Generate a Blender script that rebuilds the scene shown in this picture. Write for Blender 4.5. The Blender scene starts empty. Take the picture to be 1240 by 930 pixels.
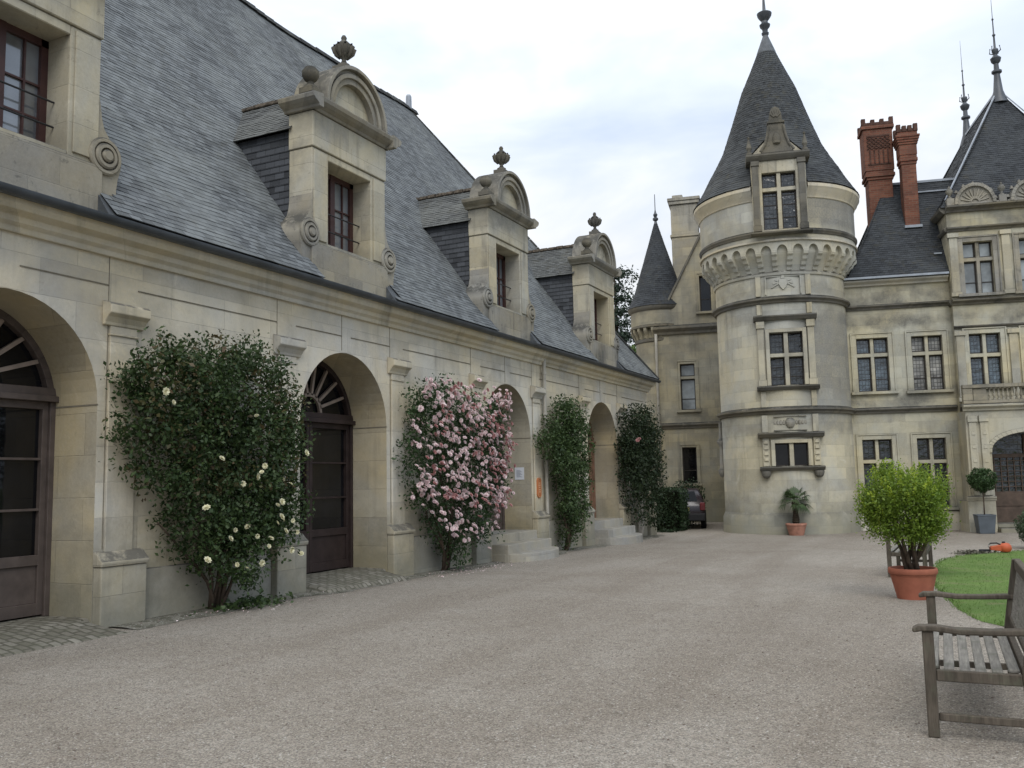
import bpy, bmesh, math, random
import numpy as np
from mathutils import Vector, Matrix

rnd = random.Random(11)
rng = np.random.default_rng(11)
PI = math.pi
R = math.radians
S = bpy.context.scene
COL = S.collection

# ------------------------------------------------------------------ camera
cam_d = bpy.data.cameras.new('camera')
cam = bpy.data.objects.new('camera', cam_d)
COL.objects.link(cam)
cam_d.sensor_width = 36
cam_d.lens = 31.94
cam_d.clip_start = 0.05
cam_d.clip_end = 3000
YAW, PITCH, ROLL = 0.4554, 0.106, -0.0207
fw = Vector((-math.sin(YAW)*math.cos(PITCH), math.cos(YAW)*math.cos(PITCH), math.sin(PITCH)))
rt = fw.cross(Vector((0, 0, 1))).normalized()
up = rt.cross(fw)
r2 = math.cos(ROLL)*rt + math.sin(ROLL)*up
u2 = -math.sin(ROLL)*rt + math.cos(ROLL)*up
M4 = Matrix((r2, u2, -fw)).transposed().to_4x4()
M4.translation = Vector((9.113, 0, 1.6))
cam.matrix_world = M4
S.camera = cam

# ------------------------------------------------------------------ sky and light
SUN_AZ, SUN_EL = R(-58), R(46)          # azimuth measured from +X towards +Y
W = bpy.data.worlds.new('World')
S.world = W
W.use_nodes = True
nt = W.node_tree
nt.nodes.clear()
N = nt.nodes.new
out = N('ShaderNodeOutputWorld')
bg = N('ShaderNodeBackground')
bg.inputs['Strength'].default_value = 0.1
nt.links.new(bg.outputs[0], out.inputs[0])
sky = N('ShaderNodeTexSky')
sky.sky_type = 'NISHITA'
sky.sun_disc = False
sky.sun_elevation = SUN_EL
sky.sun_rotation = PI/2 - SUN_AZ
tc = N('ShaderNodeTexCoord')
# cloud deck: noise on the direction, flattened towards the horizon
mp = N('ShaderNodeMapping')
mp.inputs['Scale'].default_value = (1.0, 1.0, 2.4)
mp.inputs['Location'].default_value = (0.35, 0.2, 0.1)
nt.links.new(tc.outputs['Generated'], mp.inputs[0])
no = N('ShaderNodeTexNoise')
no.inputs['Scale'].default_value = 3.6
no.inputs['Detail'].default_value = 5
no.inputs['Roughness'].default_value = 0.5
no.inputs['Distortion'].default_value = 0.3
nt.links.new(mp.outputs[0], no.inputs['Vector'])
dt = N('ShaderNodeVectorMath'); dt.operation = 'DOT_PRODUCT'
dt.inputs[1].default_value = (-0.97, -0.10, 0.42)      # the sky is brightest over the roof of the long wing
nt.links.new(tc.outputs['Generated'], dt.inputs[0])
ad = N('ShaderNodeMath'); ad.operation = 'MULTIPLY_ADD'
ad.inputs[1].default_value = 0.27
nt.links.new(dt.outputs['Value'], ad.inputs[0])
nt.links.new(no.outputs['Fac'], ad.inputs[2])
cr = N('ShaderNodeValToRGB')
cr.color_ramp.elements[0].position = 0.34
cr.color_ramp.elements[0].color = (0.60, 0.70, 0.86, 1)
cr.color_ramp.elements[1].position = 0.74
cr.color_ramp.elements[1].color = (1.12, 1.11, 1.10, 1)
e = cr.color_ramp.elements.new(0.53); e.color = (0.80, 0.87, 0.97, 1)
nt.links.new(ad.outputs[0], cr.inputs[0])
sc_ = N('ShaderNodeVectorMath'); sc_.operation = 'SCALE'
nt.links.new(cr.outputs[0], sc_.inputs[0])
# an overcast sky is brighter overhead than near the horizon
sz_ = N('ShaderNodeSeparateXYZ'); nt.links.new(tc.outputs['Generated'], sz_.inputs[0])
zr = N('ShaderNodeMapRange'); zr.inputs[1].default_value = 0.0; zr.inputs[2].default_value = 1.0
zr.inputs[3].default_value = 5.6; zr.inputs[4].default_value = 18.0
nt.links.new(sz_.outputs[2], zr.inputs[0]); nt.links.new(zr.outputs[0], sc_.inputs['Scale'])
mx = N('ShaderNodeMix'); mx.data_type = 'RGBA'
mx.inputs[0].default_value = 0.88
nt.links.new(sky.outputs[0], mx.inputs[6])
nt.links.new(sc_.outputs[0], mx.inputs[7])
nt.links.new(mx.outputs[2], bg.inputs[0])

sun_d = bpy.data.lights.new('sun', 'SUN')
sun_d.energy = 1.35
sun_d.angle = R(35)
sun_d.color = (1, 0.96, 0.9)
sun = bpy.data.objects.new('sun', sun_d)
COL.objects.link(sun)
sd = Vector((math.cos(SUN_AZ)*math.cos(SUN_EL), math.sin(SUN_AZ)*math.cos(SUN_EL), math.sin(SUN_EL)))
sun.rotation_euler = (-sd).to_track_quat('-Z', 'Y').to_euler()
S.view_settings.view_transform = 'Standard'
S.view_settings.look = 'None'
S.view_settings.exposure = 0.25
S.view_settings.gamma = 1.0
S.view_settings.use_curve_mapping = False
S.render.film_transparent = False

# ------------------------------------------------------------------ helpers
def gz(x, y):
    return -0.25*min(max((y-9)/20, 0), 1)

class MB:
    def __init__(s):
        s.v = []; s.f = []; s.uv = None; s.smooth = None
    def add(s, vs, fs):
        b = len(s.v)
        s.v += [tuple(p) for p in vs]
        s.f += [tuple(b+i for i in f) for f in fs]
        return s
    def box(s, x0, x1, y0, y1, z0, z1):
        return s.add([(x0,y0,z0),(x1,y0,z0),(x1,y1,z0),(x0,y1,z0),(x0,y0,z1),(x1,y0,z1),(x1,y1,z1),(x0,y1,z1)],
              [(0,3,2,1),(4,5,6,7),(0,1,5,4),(1,2,6,5),(2,3,7,6),(3,0,4,7)])
    def frustum(s, cx, cy, z0, z1, a0, b0, a1, b1):
        return s.add([(cx-a0,cy-b0,z0),(cx+a0,cy-b0,z0),(cx+a0,cy+b0,z0),(cx-a0,cy+b0,z0),
               (cx-a1,cy-b1,z1),(cx+a1,cy-b1,z1),(cx+a1,cy+b1,z1),(cx-a1,cy+b1,z1)],
              [(0,3,2,1),(4,5,6,7),(0,1,5,4),(1,2,6,5),(2,3,7,6),(3,0,4,7)])
    def prism(s, poly, fn, t0, t1):
        n = len(poly)
        vs = [fn(a, b, t0) for a, b in poly] + [fn(a, b, t1) for a, b in poly]
        fs = [tuple(range(n)), tuple(range(2*n-1, n-1, -1))]
        fs += [(i, i+n, (i+1) % n+n, (i+1) % n) for i in range(n)]
        return s.add(vs, fs)
    def lathe(s, prof, cx=0, cy=0, seg=24, t0=0, t1=2*PI):
        full = abs(t1-t0-2*PI) < 1e-6
        m = seg if full else seg+1
        vs = []; fs = []
        for r, z in prof:
            for k in range(m):
                t = t0+(t1-t0)*k/seg
                vs.append((cx+r*math.cos(t), cy+r*math.sin(t), z))
        for i in range(len(prof)-1):
            for k in range(seg):
                k2 = (k+1) % m
                fs.append((i*m+k, i*m+k2, (i+1)*m+k2, (i+1)*m+k))
        return s.add(vs, fs)
    def tube(s, pts, rad, seg=8, cap=True):
        pts = [Vector(p) for p in pts]
        n = len(pts)
        if not isinstance(rad, (list, tuple)): rad = [rad]*n
        vs = []; fs = []
        ref = None
        for i, p in enumerate(pts):
            d = (pts[min(i+1, n-1)]-pts[max(i-1, 0)]).normalized()
            if ref is None:
                ref = Vector((0, 0, 1)) if abs(d.z) < 0.9 else Vector((1, 0, 0))
            a = d.cross(ref).normalized(); b = d.cross(a)
            for k in range(seg):
                t = 2*PI*k/seg
                vs.append(p+(a*math.cos(t)+b*math.sin(t))*rad[i])
        for i in range(n-1):
            for k in range(seg):
                fs.append((i*seg+k, i*seg+(k+1) % seg, (i+1)*seg+(k+1) % seg, (i+1)*seg+k))
        if cap:
            fs.append(tuple(range(seg-1, -1, -1))); fs.append(tuple((n-1)*seg+k for k in range(seg)))
        return s.add(vs, fs)
    def quad(s, a, b, c, d):
        return s.add([a, b, c, d], [(0, 1, 2, 3)])
    def bar(s, p, q, w, h, upv=(0, 0, 1)):
        p = Vector(p); q = Vector(q); d = (q-p).normalized(); u = Vector(upv)
        a = d.cross(u).normalized(); b = a.cross(d)
        a *= w/2; b *= h/2
        vs = [p-a-b, p+a-b, p+a+b, p-a+b, q-a-b, q+a-b, q+a+b, q-a+b]
        return s.add(vs, [(0,3,2,1),(4,5,6,7),(0,1,5,4),(1,2,6,5),(2,3,7,6),(3,0,4,7)])
    def build(s, name, mat, parent=None, smooth=False, bevel=0, recalc=True, auto=None, seg=1):
        me = bpy.data.meshes.new(name)
        me.from_pydata(s.v, [], s.f)
        me.validate()
        if s.uv is not None and len(s.uv) == len(me.loops):
            uvl = me.uv_layers.new(name='UVMap')
            uvl.data.foreach_set('uv', np.array(s.uv, dtype=np.float32).ravel())
        if recalc:
            bm = bmesh.new(); bm.from_mesh(me)
            bmesh.ops.recalc_face_normals(bm, faces=bm.faces)
            bm.to_mesh(me); bm.free()
        if smooth or auto:
            me.polygons.foreach_set('use_smooth', [True]*len(me.polygons))
            if auto:
                me.set_sharp_from_angle(angle=R(auto))
        me.materials.append(mat)
        o = bpy.data.objects.new(name, me)
        COL.objects.link(o)
        if parent: o.parent = parent
        if bevel:
            m = o.modifiers.new('bevel', 'BEVEL'); m.width = bevel; m.segments = seg
            m.limit_method = 'ANGLE'; m.angle_limit = R(40)
        return o

def build_split(mb, name, mat, parent=None, gap=.03, **kw):
    """one object for each separate piece of mb"""
    n = len(mb.v); par = list(range(n))
    def find(i):
        while par[i] != i: par[i] = par[par[i]]; i = par[i]
        return i
    for f in mb.f:
        for i in f[1:]: par[find(i)] = find(f[0])
    isl = {}
    for i in range(n): isl.setdefault(find(i), []).append(i)
    keys = list(isl)
    bb = [(np.min([mb.v[i] for i in isl[k]], axis=0), np.max([mb.v[i] for i in isl[k]], axis=0)) for k in keys]
    m = len(keys); pq = list(range(m))
    def fq(i):
        while pq[i] != i: pq[i] = pq[pq[i]]; i = pq[i]
        return i
    for a in range(m):
        for b in range(a+1, m):
            if np.all(np.maximum(bb[a][0]-bb[b][1], bb[b][0]-bb[a][1]) <= gap): pq[fq(a)] = fq(b)
    grp = {}
    for a, k in enumerate(keys): grp.setdefault(fq(a), set()).update(isl[k])
    outs = []
    for g_ in grp.values():
        order = sorted(g_); ix = {v: j for j, v in enumerate(order)}
        q = MB(); q.v = [mb.v[i] for i in order]
        li = 0
        if mb.uv is not None: q.uv = []
        for f in mb.f:
            if f[0] in ix:
                q.f.append(tuple(ix[i] for i in f))
                if mb.uv is not None: q.uv += mb.uv[li:li+len(f)]
            li += len(f)
        outs.append(q.build(name, mat, parent, **kw))
    return outs

def thing(name, label, cat, loc=(0, 0, 0), rz=0, group=None):
    o = bpy.data.objects.new(name, None)
    o.empty_display_size = 0.3
    COL.objects.link(o)
    o.location = loc; o.rotation_euler = (0, 0, rz)
    o['label'] = label; o['category'] = cat
    if group: o['group'] = group
    return o
def tag(o, label, cat, group=None):
    o['label'] = label; o['category'] = cat
    if group: o['group'] = group
    return o
def struct(o, kind='structure'):
    o['kind'] = kind
    return o
def copy_tree(o, kids, parent=None):
    c = o.copy(); COL.objects.link(c)
    if parent: c.parent = parent
    for ch in kids.get(o.name, []):
        copy_tree(ch, kids, c)
    return c
def kid_map(objs=None):
    k = {}
    for o in bpy.data.objects:
        if o.parent: k.setdefault(o.parent.name, []).append(o)
    return k

def courses(mb, P, NRM, n, us, th=0.012, skip=None, rowh=0.12, ulen=None, jit=0.35):
    """lapped rows of slate: P(u,v) point, NRM(u,v) normal, us list of u in 0..1; UV in metres"""
    if mb.uv is None: mb.uv = []
    for i in range(n):
        v0 = i/n; v1 = min((i+1.15)/n, 1.0)
        js = [rnd.uniform(-jit, jit) for _ in us]
        for a in range(len(us)-1):
            u0, u1 = us[a], us[a+1]
            if skip and skip((u0+u1)/2, (v0+1/n/2)): continue
            n0 = NRM(u0, v0); n1 = NRM(u1, v0)
            dv0 = js[a]*0.22/n; dv1 = js[a+1]*0.22/n
            va, vb = max(0, v0+dv0), max(0, v0+dv1)
            A = P(u0, va)+n0*th*(1+js[a]); B = P(u1, vb)+n1*th*(1+js[a+1])
            Cc = P(u1, v1)+n1*0.001; D = P(u0, v1)+n0*0.001
            E = P(u0, va)-n0*0.004; F = P(u1, vb)-n1*0.004
            L0 = u0*ulen(v0) if ulen else u0; L1 = u1*ulen(v0) if ulen else u1
            mb.add([A, B, Cc, D], [(0, 1, 2, 3)])
            mb.uv += [(L0, i*rowh), (L1, i*rowh), (L1, (i+1)*rowh), (L0, (i+1)*rowh)]
            mb.add([E, F, B, A], [(0, 1, 2, 3)])
            mb.uv += [(L0, i*rowh+.01), (L1, i*rowh+.01), (L1, i*rowh+.02), (L0, i*rowh+.02)]

# ------------------------------------------------------------------ materials
class G:
    """tiny node-graph helper"""
    def __init__(s, name):
        s.m = bpy.data.materials.new(name); s.m.use_nodes = True
        s.t = s.m.node_tree; s.t.nodes.clear()
        s.o = s.n('ShaderNodeOutputMaterial'); s.b = s.n('ShaderNodeBsdfPrincipled')
        s.l(s.b.outputs[0], s.o.inputs[0])
    def n(s, t, **k):
        x = s.t.nodes.new(t)
        for a, b in k.items(): setattr(x, a, b)
        return x
    def l(s, a, b): s.t.links.new(a, b)
    def val(s, node, key, v):
        if hasattr(v, 'is_linked') or isinstance(v, bpy.types.NodeSocket): s.l(v, node.inputs[key])
        else: node.inputs[key].default_value = v
    def math(s, op, a, b=0.0, c=0.0, clamp=False):
        x = s.n('ShaderNodeMath', operation=op, use_clamp=clamp)
        s.val(x, 0, a); s.val(x, 1, b); s.val(x, 2, c)
        return x.outputs[0]
    def mix(s, f, a, b, mode='MIX'):
        x = s.n('ShaderNodeMix', data_type='RGBA', blend_type=mode)
        s.val(x, 0, f)
        s.val(x, 6, a if not isinstance(a, tuple) else (*a, 1) if len(a) == 3 else a)
        s.val(x, 7, b if not isinstance(b, tuple) else (*b, 1) if len(b) == 3 else b)
        return x.outputs[2]
    def noise(s, vec, scale, detail=4, rough=0.55, dist=0.0):
        x = s.n('ShaderNodeTexNoise')
        if vec is not None: s.l(vec, x.inputs['Vector'])
        x.inputs['Scale'].default_value = scale; x.inputs['Detail'].default_value = detail
        x.inputs['Roughness'].default_value = rough; x.inputs['Distortion'].default_value = dist
        return x.outputs['Fac']
    def ramp(s, f, lo, hi, a=0.0, b=1.0):
        x = s.n('ShaderNodeMapRange'); x.clamp = True
        s.val(x, 0, f); x.inputs[1].default_value = lo; x.inputs[2].default_value = hi
        x.inputs[3].default_value = a; x.inputs[4].default_value = b
        return x.outputs[0]
    def pos(s): return s.n('ShaderNodeNewGeometry').outputs['Position']
    def comb(s, x, y, z=0.0):
        c = s.n('ShaderNodeCombineXYZ'); s.val(c, 0, x); s.val(c, 1, y); s.val(c, 2, z)
        return c.outputs[0]
    def bump(s, h, strength=0.4, dist=0.02, nrm=None):
        x = s.n('ShaderNodeBump'); x.inputs['Strength'].default_value = strength
        x.inputs['Distance'].default_value = dist
        s.l(h, x.inputs['Height'])
        if nrm: s.l(nrm, x.inputs['Normal'])
        s.l(x.outputs[0], s.b.inputs['Normal'])
        return x.outputs[0]
    def done(s, col, rough=0.85, spec=0.3, **k):
        s.val(s.b, 'Base Color', col if not isinstance(col, tuple) else (*col, 1))
        s.val(s.b, 'Roughness', rough)
        s.b.inputs['Specular IOR Level'].default_value = spec
        for a, b in k.items(): s.val(s.b, a, b)
        return s.m

def plain(name, col, rough=0.6, spec=0.4, var=0.25, scale=6, metallic=0.0, bump=0.0):
    g = G(name); p = g.pos()
    f = g.noise(p, scale, 6)
    c = g.mix(g.ramp(f, .3, .7), tuple(x*(1-var) for x in col), tuple(min(1, x*(1+var)) for x in col))
    if bump: g.bump(g.noise(p, scale*6, 4), bump, 0.01)
    return g.done(c, rough, spec, Metallic=metallic)

def stone(name, base=(0.40, 0.355, 0.26), dirty=(0.13, 0.125, 0.11), u_dir=(1, 1, 0), cyl=None, bw=0.78, bh=0.36,
          joint=0.35, stain=0.5, patch=0.3, foot=None, seed=0.0, extra=None, ledge=1.0):
    g = G(name); p = g.pos()
    sp = g.n('ShaderNodeSeparateXYZ'); g.l(p, sp.inputs[0])
    if cyl:
        dx = g.math('SUBTRACT', sp.outputs[0], cyl[0]); dy = g.math('SUBTRACT', sp.outputs[1], cyl[1])
        u = g.math('MULTIPLY', g.math('ARCTAN2', dy, dx), cyl[2])
    else:
        d = g.n('ShaderNodeVectorMath', operation='DOT_PRODUCT'); g.l(p, d.inputs[0]); d.inputs[1].default_value = u_dir
        u = d.outputs['Value']
    z = sp.outputs[2]
    uv = g.comb(g.math('ADD', u, seed), z)
    br = g.n('ShaderNodeTexBrick'); g.l(uv, br.inputs['Vector'])
    br.inputs['Scale'].default_value = 1; br.inputs['Brick Width'].default_value = bw; br.inputs['Row Height'].default_value = bh
    br.inputs['Mortar Size'].default_value = 0.006; br.inputs['Mortar Smooth'].default_value = 0.6
    br.inputs['Color1'].default_value = (.74, .74, .75, 1); br.inputs['Color2'].default_value = (1.16, 1.14, 1.08, 1)
    br.inputs['Mortar'].default_value = (1-joint,)*3+(1,); br.offset = 0.5
    ps = g.n('ShaderNodeVectorMath', operation='ADD'); g.l(p, ps.inputs[0]); ps.inputs[1].default_value = (seed*3.1, seed*1.7, seed)
    P2 = ps.outputs[0]
    n1 = g.noise(P2, 0.55, 5, .6, .4)
    n2 = g.noise(P2, 3.2, 8, .65)
    n3 = g.noise(P2, 22, 6, .7)
    warm = tuple(b*k for b, k in zip(base, (1.06, 1.0, 0.86)))
    cool = tuple(b*k for b, k in zip(base, (0.88, 0.93, 1.05)))
    c = g.mix(g.ramp(n1, .38, .62), cool, warm)
    c = g.mix(g.math('MULTIPLY', g.ramp(n2, .42, .75), 0.35), c, tuple(b*0.62 for b in base))
    c = g.mix(0.75, c, br.outputs['Color'], 'MULTIPLY')
    c = g.mix(g.ramp(n3, .35, .8, 0, .45), c, tuple(b*1.18 for b in base))
    c = g.mix(g.ramp(g.noise(P2, 60, 3, .7), .58, .75, 0, .35), c, tuple(b*0.5 for b in base))
    # rain streaks
    sv = g.comb(g.math('MULTIPLY', u, 2.6), g.math('MULTIPLY', z, 0.22), seed)
    st = g.math('MULTIPLY', g.ramp(g.noise(sv, 1.6, 7, .62), .50, .72), g.ramp(g.noise(P2, 0.8, 3), .42, .62))
    c = g.mix(g.math('MULTIPLY', st, stain), c, dirty)
    # lichen-grey patches
    pm = g.math('MULTIPLY', g.ramp(g.noise(P2, 0.42, 6, .62, .6), .54, .66), g.ramp(n3, .25, .6, .4, 1))
    c = g.mix(g.math('MULTIPLY', pm, patch), c, tuple(x*1.35 for x in dirty))
    # small dark blotches and pits, and pale scoured spots
    bl_ = g.ramp(g.noise(P2, 7, 5, .75, .3), .60, .68, 0, .55)
    c = g.mix(g.math('MULTIPLY', bl_, patch), c, tuple(x*1.1 for x in dirty))
    c = g.mix(g.ramp(g.noise(P2, 1.9, 5, .7, .5), .60, .72, 0, .4), c, tuple(min(.75, b*1.3) for b in base))
    if foot is not None:      # splash-stained, mossy foot of the wall
        zz = g.math('ADD', z, g.math('MULTIPLY', n2, -0.9))
        fm = g.ramp(zz, foot-0.75, foot+0.15, 1, 0)
        c = g.mix(g.math('MULTIPLY', fm, 0.55), c, (0.12, 0.12, 0.085))
    # dark lichen settles on ledges and upper faces
    sn = g.n('ShaderNodeSeparateXYZ'); g.l(g.n('ShaderNodeNewGeometry').outputs['Normal'], sn.inputs[0])
    lm = g.math("MULTIPLY", g.ramp(sn.outputs[2], .15, .6, 0, ledge), g.ramp(g.noise(P2, 5, 5, .7), .30, .5))
    c = g.mix(g.math('MULTIPLY', lm, .85), c, tuple(x*.75 for x in dirty))
    if extra: c = extra(g, c, u, z, P2, n3)
    h = g.math('ADD', g.math('MULTIPLY', n3, 0.6), g.math('MULTIPLY', br.outputs['Fac'], -0.8))
    h = g.math('ADD', h, n2)
    g.bump(h, 0.45, 0.012)
    return g.done(c, 0.9, 0.2)

def slate(name, base=(0.13, 0.137, 0.15), bw=0.24, rowh=0.12, lichen=0.5, moss=0.2, var=0.45, rough=0.55):
    g = G(name); p = g.pos()
    uv = g.n('ShaderNodeUVMap').outputs[0]
    br = g.n('ShaderNodeTexBrick'); g.l(uv, br.inputs['Vector'])
    br.inputs['Scale'].default_value = 1; br.inputs['Brick Width'].default_value = bw; br.inputs['Row Height'].default_value = rowh
    br.inputs['Mortar Size'].default_value = 0.004; br.inputs['Mortar Smooth'].default_value = 0.1
    br.inputs['Color1'].default_value = (1-var,)*3+(1,); br.inputs['Color2'].default_value = (1+var,)*3+(1,)
    br.inputs['Mortar'].default_value = (.3, .3, .3, 1)
    c = g.mix(1.0, (*base, 1), br.outputs['Color'], 'MULTIPLY')
    n1 = g.noise(p, 0.7, 6, .65, .5); n2 = g.noise(p, 5, 7, .7)
    c = g.mix(g.math('MULTIPLY', g.ramp(n1, .46, .66), lichen), c, (base[0]*1.85, base[1]*1.83, base[2]*1.72))
    c = g.mix(g.math('MULTIPLY', g.math('MULTIPLY', g.ramp(n2, .5, .7), g.ramp(g.noise(p, .9, 3), .45, .6)), moss), c, (0.07, 0.065, 0.045))
    c = g.mix(g.ramp(g.noise(p, 26, 4, .7), .6, .75, 0, .5), c, tuple(b*1.9 for b in base))
    g.bump(g.math('ADD', n2, g.math('MULTIPLY', br.outputs['Fac'], -0.6)), 0.35, 0.01)
    return g.done(c, rough, 0.2)

def glassy(name, col=(0.012, 0.014, 0.016), ior=1.5, rough=0.06, lattice=None, tint=None, wav=0.15):
    g = G(name); p = g.pos()
    c = col
    nz = g.noise(p, 1.3, 3)
    c = g.mix(g.ramp(nz, .35, .65), tuple(x*.6 for x in col), tuple(x*1.6 for x in col))
    if lattice:      # leaded lights
        d = g.n('ShaderNodeVectorMath', operation='DOT_PRODUCT'); g.l(p, d.inputs[0]); d.inputs[1].default_value = lattice[1]
        sp = g.n('ShaderNodeSeparateXYZ'); g.l(p, sp.inputs[0])
        br = g.n('ShaderNodeTexBrick'); g.l(g.comb(d.outputs['Value'], sp.outputs[2]), br.inputs['Vector'])
        br.offset = 0.0
        br.inputs['Scale'].default_value = 1; br.inputs['Brick Width'].default_value = lattice[0]; br.inputs['Row Height'].default_value = lattice[0]*1.25
        br.inputs['Mortar Size'].default_value = 0.009
        br.inputs['Color1'].default_value = (.65, .65, .65, 1); br.inputs['Color2'].default_value = (1.35, 1.35, 1.35, 1); br.inputs['Mortar'].default_value = (.35, .35, .35, 1)
        c = g.mix(1.0, c, br.outputs['Color'], 'MULTIPLY')
        g.bump(g.math('ADD', g.math('MULTIPLY', g.noise(p, 4.5, 3), 2.5), br.outputs['Fac']), 0.6, 0.02)
    else:
        g.bump(g.noise(p, 2.5, 2), wav, 0.02)
    return g.done(c, rough, 0.5, IOR=ior)

def leafmat(name, a, b, rough=0.5, trans=0.25):
    g = G(name)
    r = g.n('ShaderNodeNewGeometry').outputs['Random Per Island']
    p = g.pos()
    c = g.mix(r, a, b)
    c = g.mix(g.ramp(g.noise(p, 2.2, 3), .35, .65, 0, .4), c, tuple(x*0.65 for x in a))
    tr = g.n('ShaderNodeBsdfTranslucent'); g.l(c, tr.inputs[0])
    ms = g.n('ShaderNodeMixShader'); ms.inputs[0].default_value = trans
    g.done(c, rough, 0.3)
    g.l(g.b.outputs[0], ms.inputs[1]); g.l(tr.outputs[0], ms.inputs[2]); g.l(ms.outputs[0], g.o.inputs[0])
    return g.m

ANG = 0.23
CH0 = Vector((7.464, 32.13, 0))           # origin of the chateau front
AX = (math.cos(ANG), math.sin(ANG), 0)
NX = (-math.sin(ANG), math.cos(ANG), 0)
UCH = (AX[0]+NX[0], AX[1]+NX[1], 0)
TW = Vector((3.895, 31.606, 0))           # axis of the round tower

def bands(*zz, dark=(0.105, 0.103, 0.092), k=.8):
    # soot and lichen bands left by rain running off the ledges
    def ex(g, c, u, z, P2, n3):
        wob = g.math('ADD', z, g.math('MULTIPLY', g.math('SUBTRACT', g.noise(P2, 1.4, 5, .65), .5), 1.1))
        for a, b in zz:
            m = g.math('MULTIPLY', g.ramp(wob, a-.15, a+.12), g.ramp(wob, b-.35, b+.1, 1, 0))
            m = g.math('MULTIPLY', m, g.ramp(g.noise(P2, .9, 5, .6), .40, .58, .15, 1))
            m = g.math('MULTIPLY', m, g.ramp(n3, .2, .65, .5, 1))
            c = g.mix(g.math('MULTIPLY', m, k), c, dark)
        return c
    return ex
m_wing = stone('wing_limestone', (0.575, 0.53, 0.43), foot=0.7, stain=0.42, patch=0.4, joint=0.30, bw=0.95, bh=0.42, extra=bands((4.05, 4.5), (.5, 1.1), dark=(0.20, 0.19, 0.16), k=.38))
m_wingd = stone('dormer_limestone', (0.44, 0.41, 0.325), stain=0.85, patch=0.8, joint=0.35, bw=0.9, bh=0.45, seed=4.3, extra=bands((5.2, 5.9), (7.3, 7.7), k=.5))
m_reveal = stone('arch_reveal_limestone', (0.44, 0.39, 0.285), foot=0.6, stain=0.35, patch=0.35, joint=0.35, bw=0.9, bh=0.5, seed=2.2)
m_plinth = stone('plinth_limestone', (0.46, 0.425, 0.345), foot=0.45, stain=0.7, patch=0.6, joint=0.4, seed=7.7)
m_step = stone('worn_step_stone', (0.36, 0.34, 0.29), stain=0.5, patch=0.55, joint=0.1, bw=1.3, bh=3, seed=14.2, ledge=0.4)
m_weath = stone('weathered_stone', (0.29, 0.272, 0.228), dirty=(0.06, 0.06, 0.055), stain=0.9, patch=0.9, joint=0.2, seed=9.1)
m_weathd = stone('blackened_stone', (0.155, 0.145, 0.12), dirty=(0.04, 0.04, 0.036), u_dir=UCH, stain=0.9, patch=0.9, joint=0.25, seed=12.4)
m_cornice = stone('cornice_limestone', (0.53, 0.49, 0.395), stain=0.6, patch=0.4, joint=0.3, bw=1.4, bh=2.0, seed=5.5)
m_joint = plain('joint_stained_stone', (0.19, 0.17, 0.13), 0.95, 0.1)  # dark dirt-stained stone for the joint lines
m_render = stone('lime_render', (0.54, 0.50, 0.41), joint=0.0, stain=0.35, patch=0.3, foot=0.5, bw=9, bh=9, seed=3.4)

def grey_side(g, c, u, z, P2, n3):
    # long grey weathered patch on the rain side of the tower
    m = g.math('MULTIPLY', g.ramp(g.math('ADD', u, g.math('MULTIPLY', g.noise(P2, 1.1, 5), .8)), -2.30, -1.75), g.ramp(n3, .2, .7, .35, 1))
    zz = g.math('MULTIPLY', g.ramp(z, 2.6, 4.4), g.ramp(z, 7.0, 6.6))
    z2 = g.math('MULTIPLY', g.ramp(z, 9.3, 9.6), g.ramp(z, 10.7, 10.4))
    k = g.math('ADD', zz, z2, clamp=True)
    c = g.mix(g.math('MULTIPLY', g.math('MULTIPLY', m, k), 0.80), c, (0.115, 0.115, 0.112))
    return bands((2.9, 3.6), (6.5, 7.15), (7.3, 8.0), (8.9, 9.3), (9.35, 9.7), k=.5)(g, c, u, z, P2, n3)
m_tower = stone('tower_limestone', (0.485, 0.465, 0.385), cyl=(TW.x, TW.y, 2.1), bw=0.85, bh=0.36, stain=0.4, patch=0.35, joint=0.35, foot=0.45, extra=grey_side, seed=1.3)
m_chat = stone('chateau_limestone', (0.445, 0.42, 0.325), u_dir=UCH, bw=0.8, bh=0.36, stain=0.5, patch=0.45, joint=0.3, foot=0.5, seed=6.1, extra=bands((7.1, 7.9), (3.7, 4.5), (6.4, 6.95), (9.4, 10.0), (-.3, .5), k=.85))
m_chatl = stone('chateau_trim_stone', (0.43, 0.40, 0.31), u_dir=UCH, bw=0.6, bh=0.8, stain=0.7, patch=0.6, joint=0.15, seed=8.4)
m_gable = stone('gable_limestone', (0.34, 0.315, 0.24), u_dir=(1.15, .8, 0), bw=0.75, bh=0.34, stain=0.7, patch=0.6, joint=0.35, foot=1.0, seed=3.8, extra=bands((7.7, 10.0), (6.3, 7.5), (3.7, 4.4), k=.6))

m_slate = slate('wing_slate', (0.118, 0.127, 0.131), bw=.17, lichen=0.55, moss=0.4, rowh=0.092, var=.32, rough=.8)
m_slate_old = slate('dormer_slate', (0.088, 0.092, 0.090), bw=.17, lichen=0.5, moss=0.6, rowh=0.09, var=.3, rough=.8)
m_cheek = slate('cheek_slate', (0.055, 0.059, 0.066), bw=0.2, rowh=0.11, lichen=0.15, moss=0.1)
m_slate_ch = slate('chateau_slate', (0.034, 0.038, 0.043), bw=0.16, rowh=0.10, lichen=0.5, moss=0.6, var=0.3, rough=.75)
m_slate_tw = slate('tower_slate', (0.040, 0.044, 0.047), bw=0.16, rowh=0.10, lichen=0.6, moss=0.7, var=0.35, rough=.75)
m_lead = plain('lead_flashing', (0.27, 0.30, 0.34), 0.5, 0.5, 0.2, 4)
m_soak = plain('dark_lead', (0.075, 0.082, 0.088), .7, .25, .35, 6)
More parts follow.
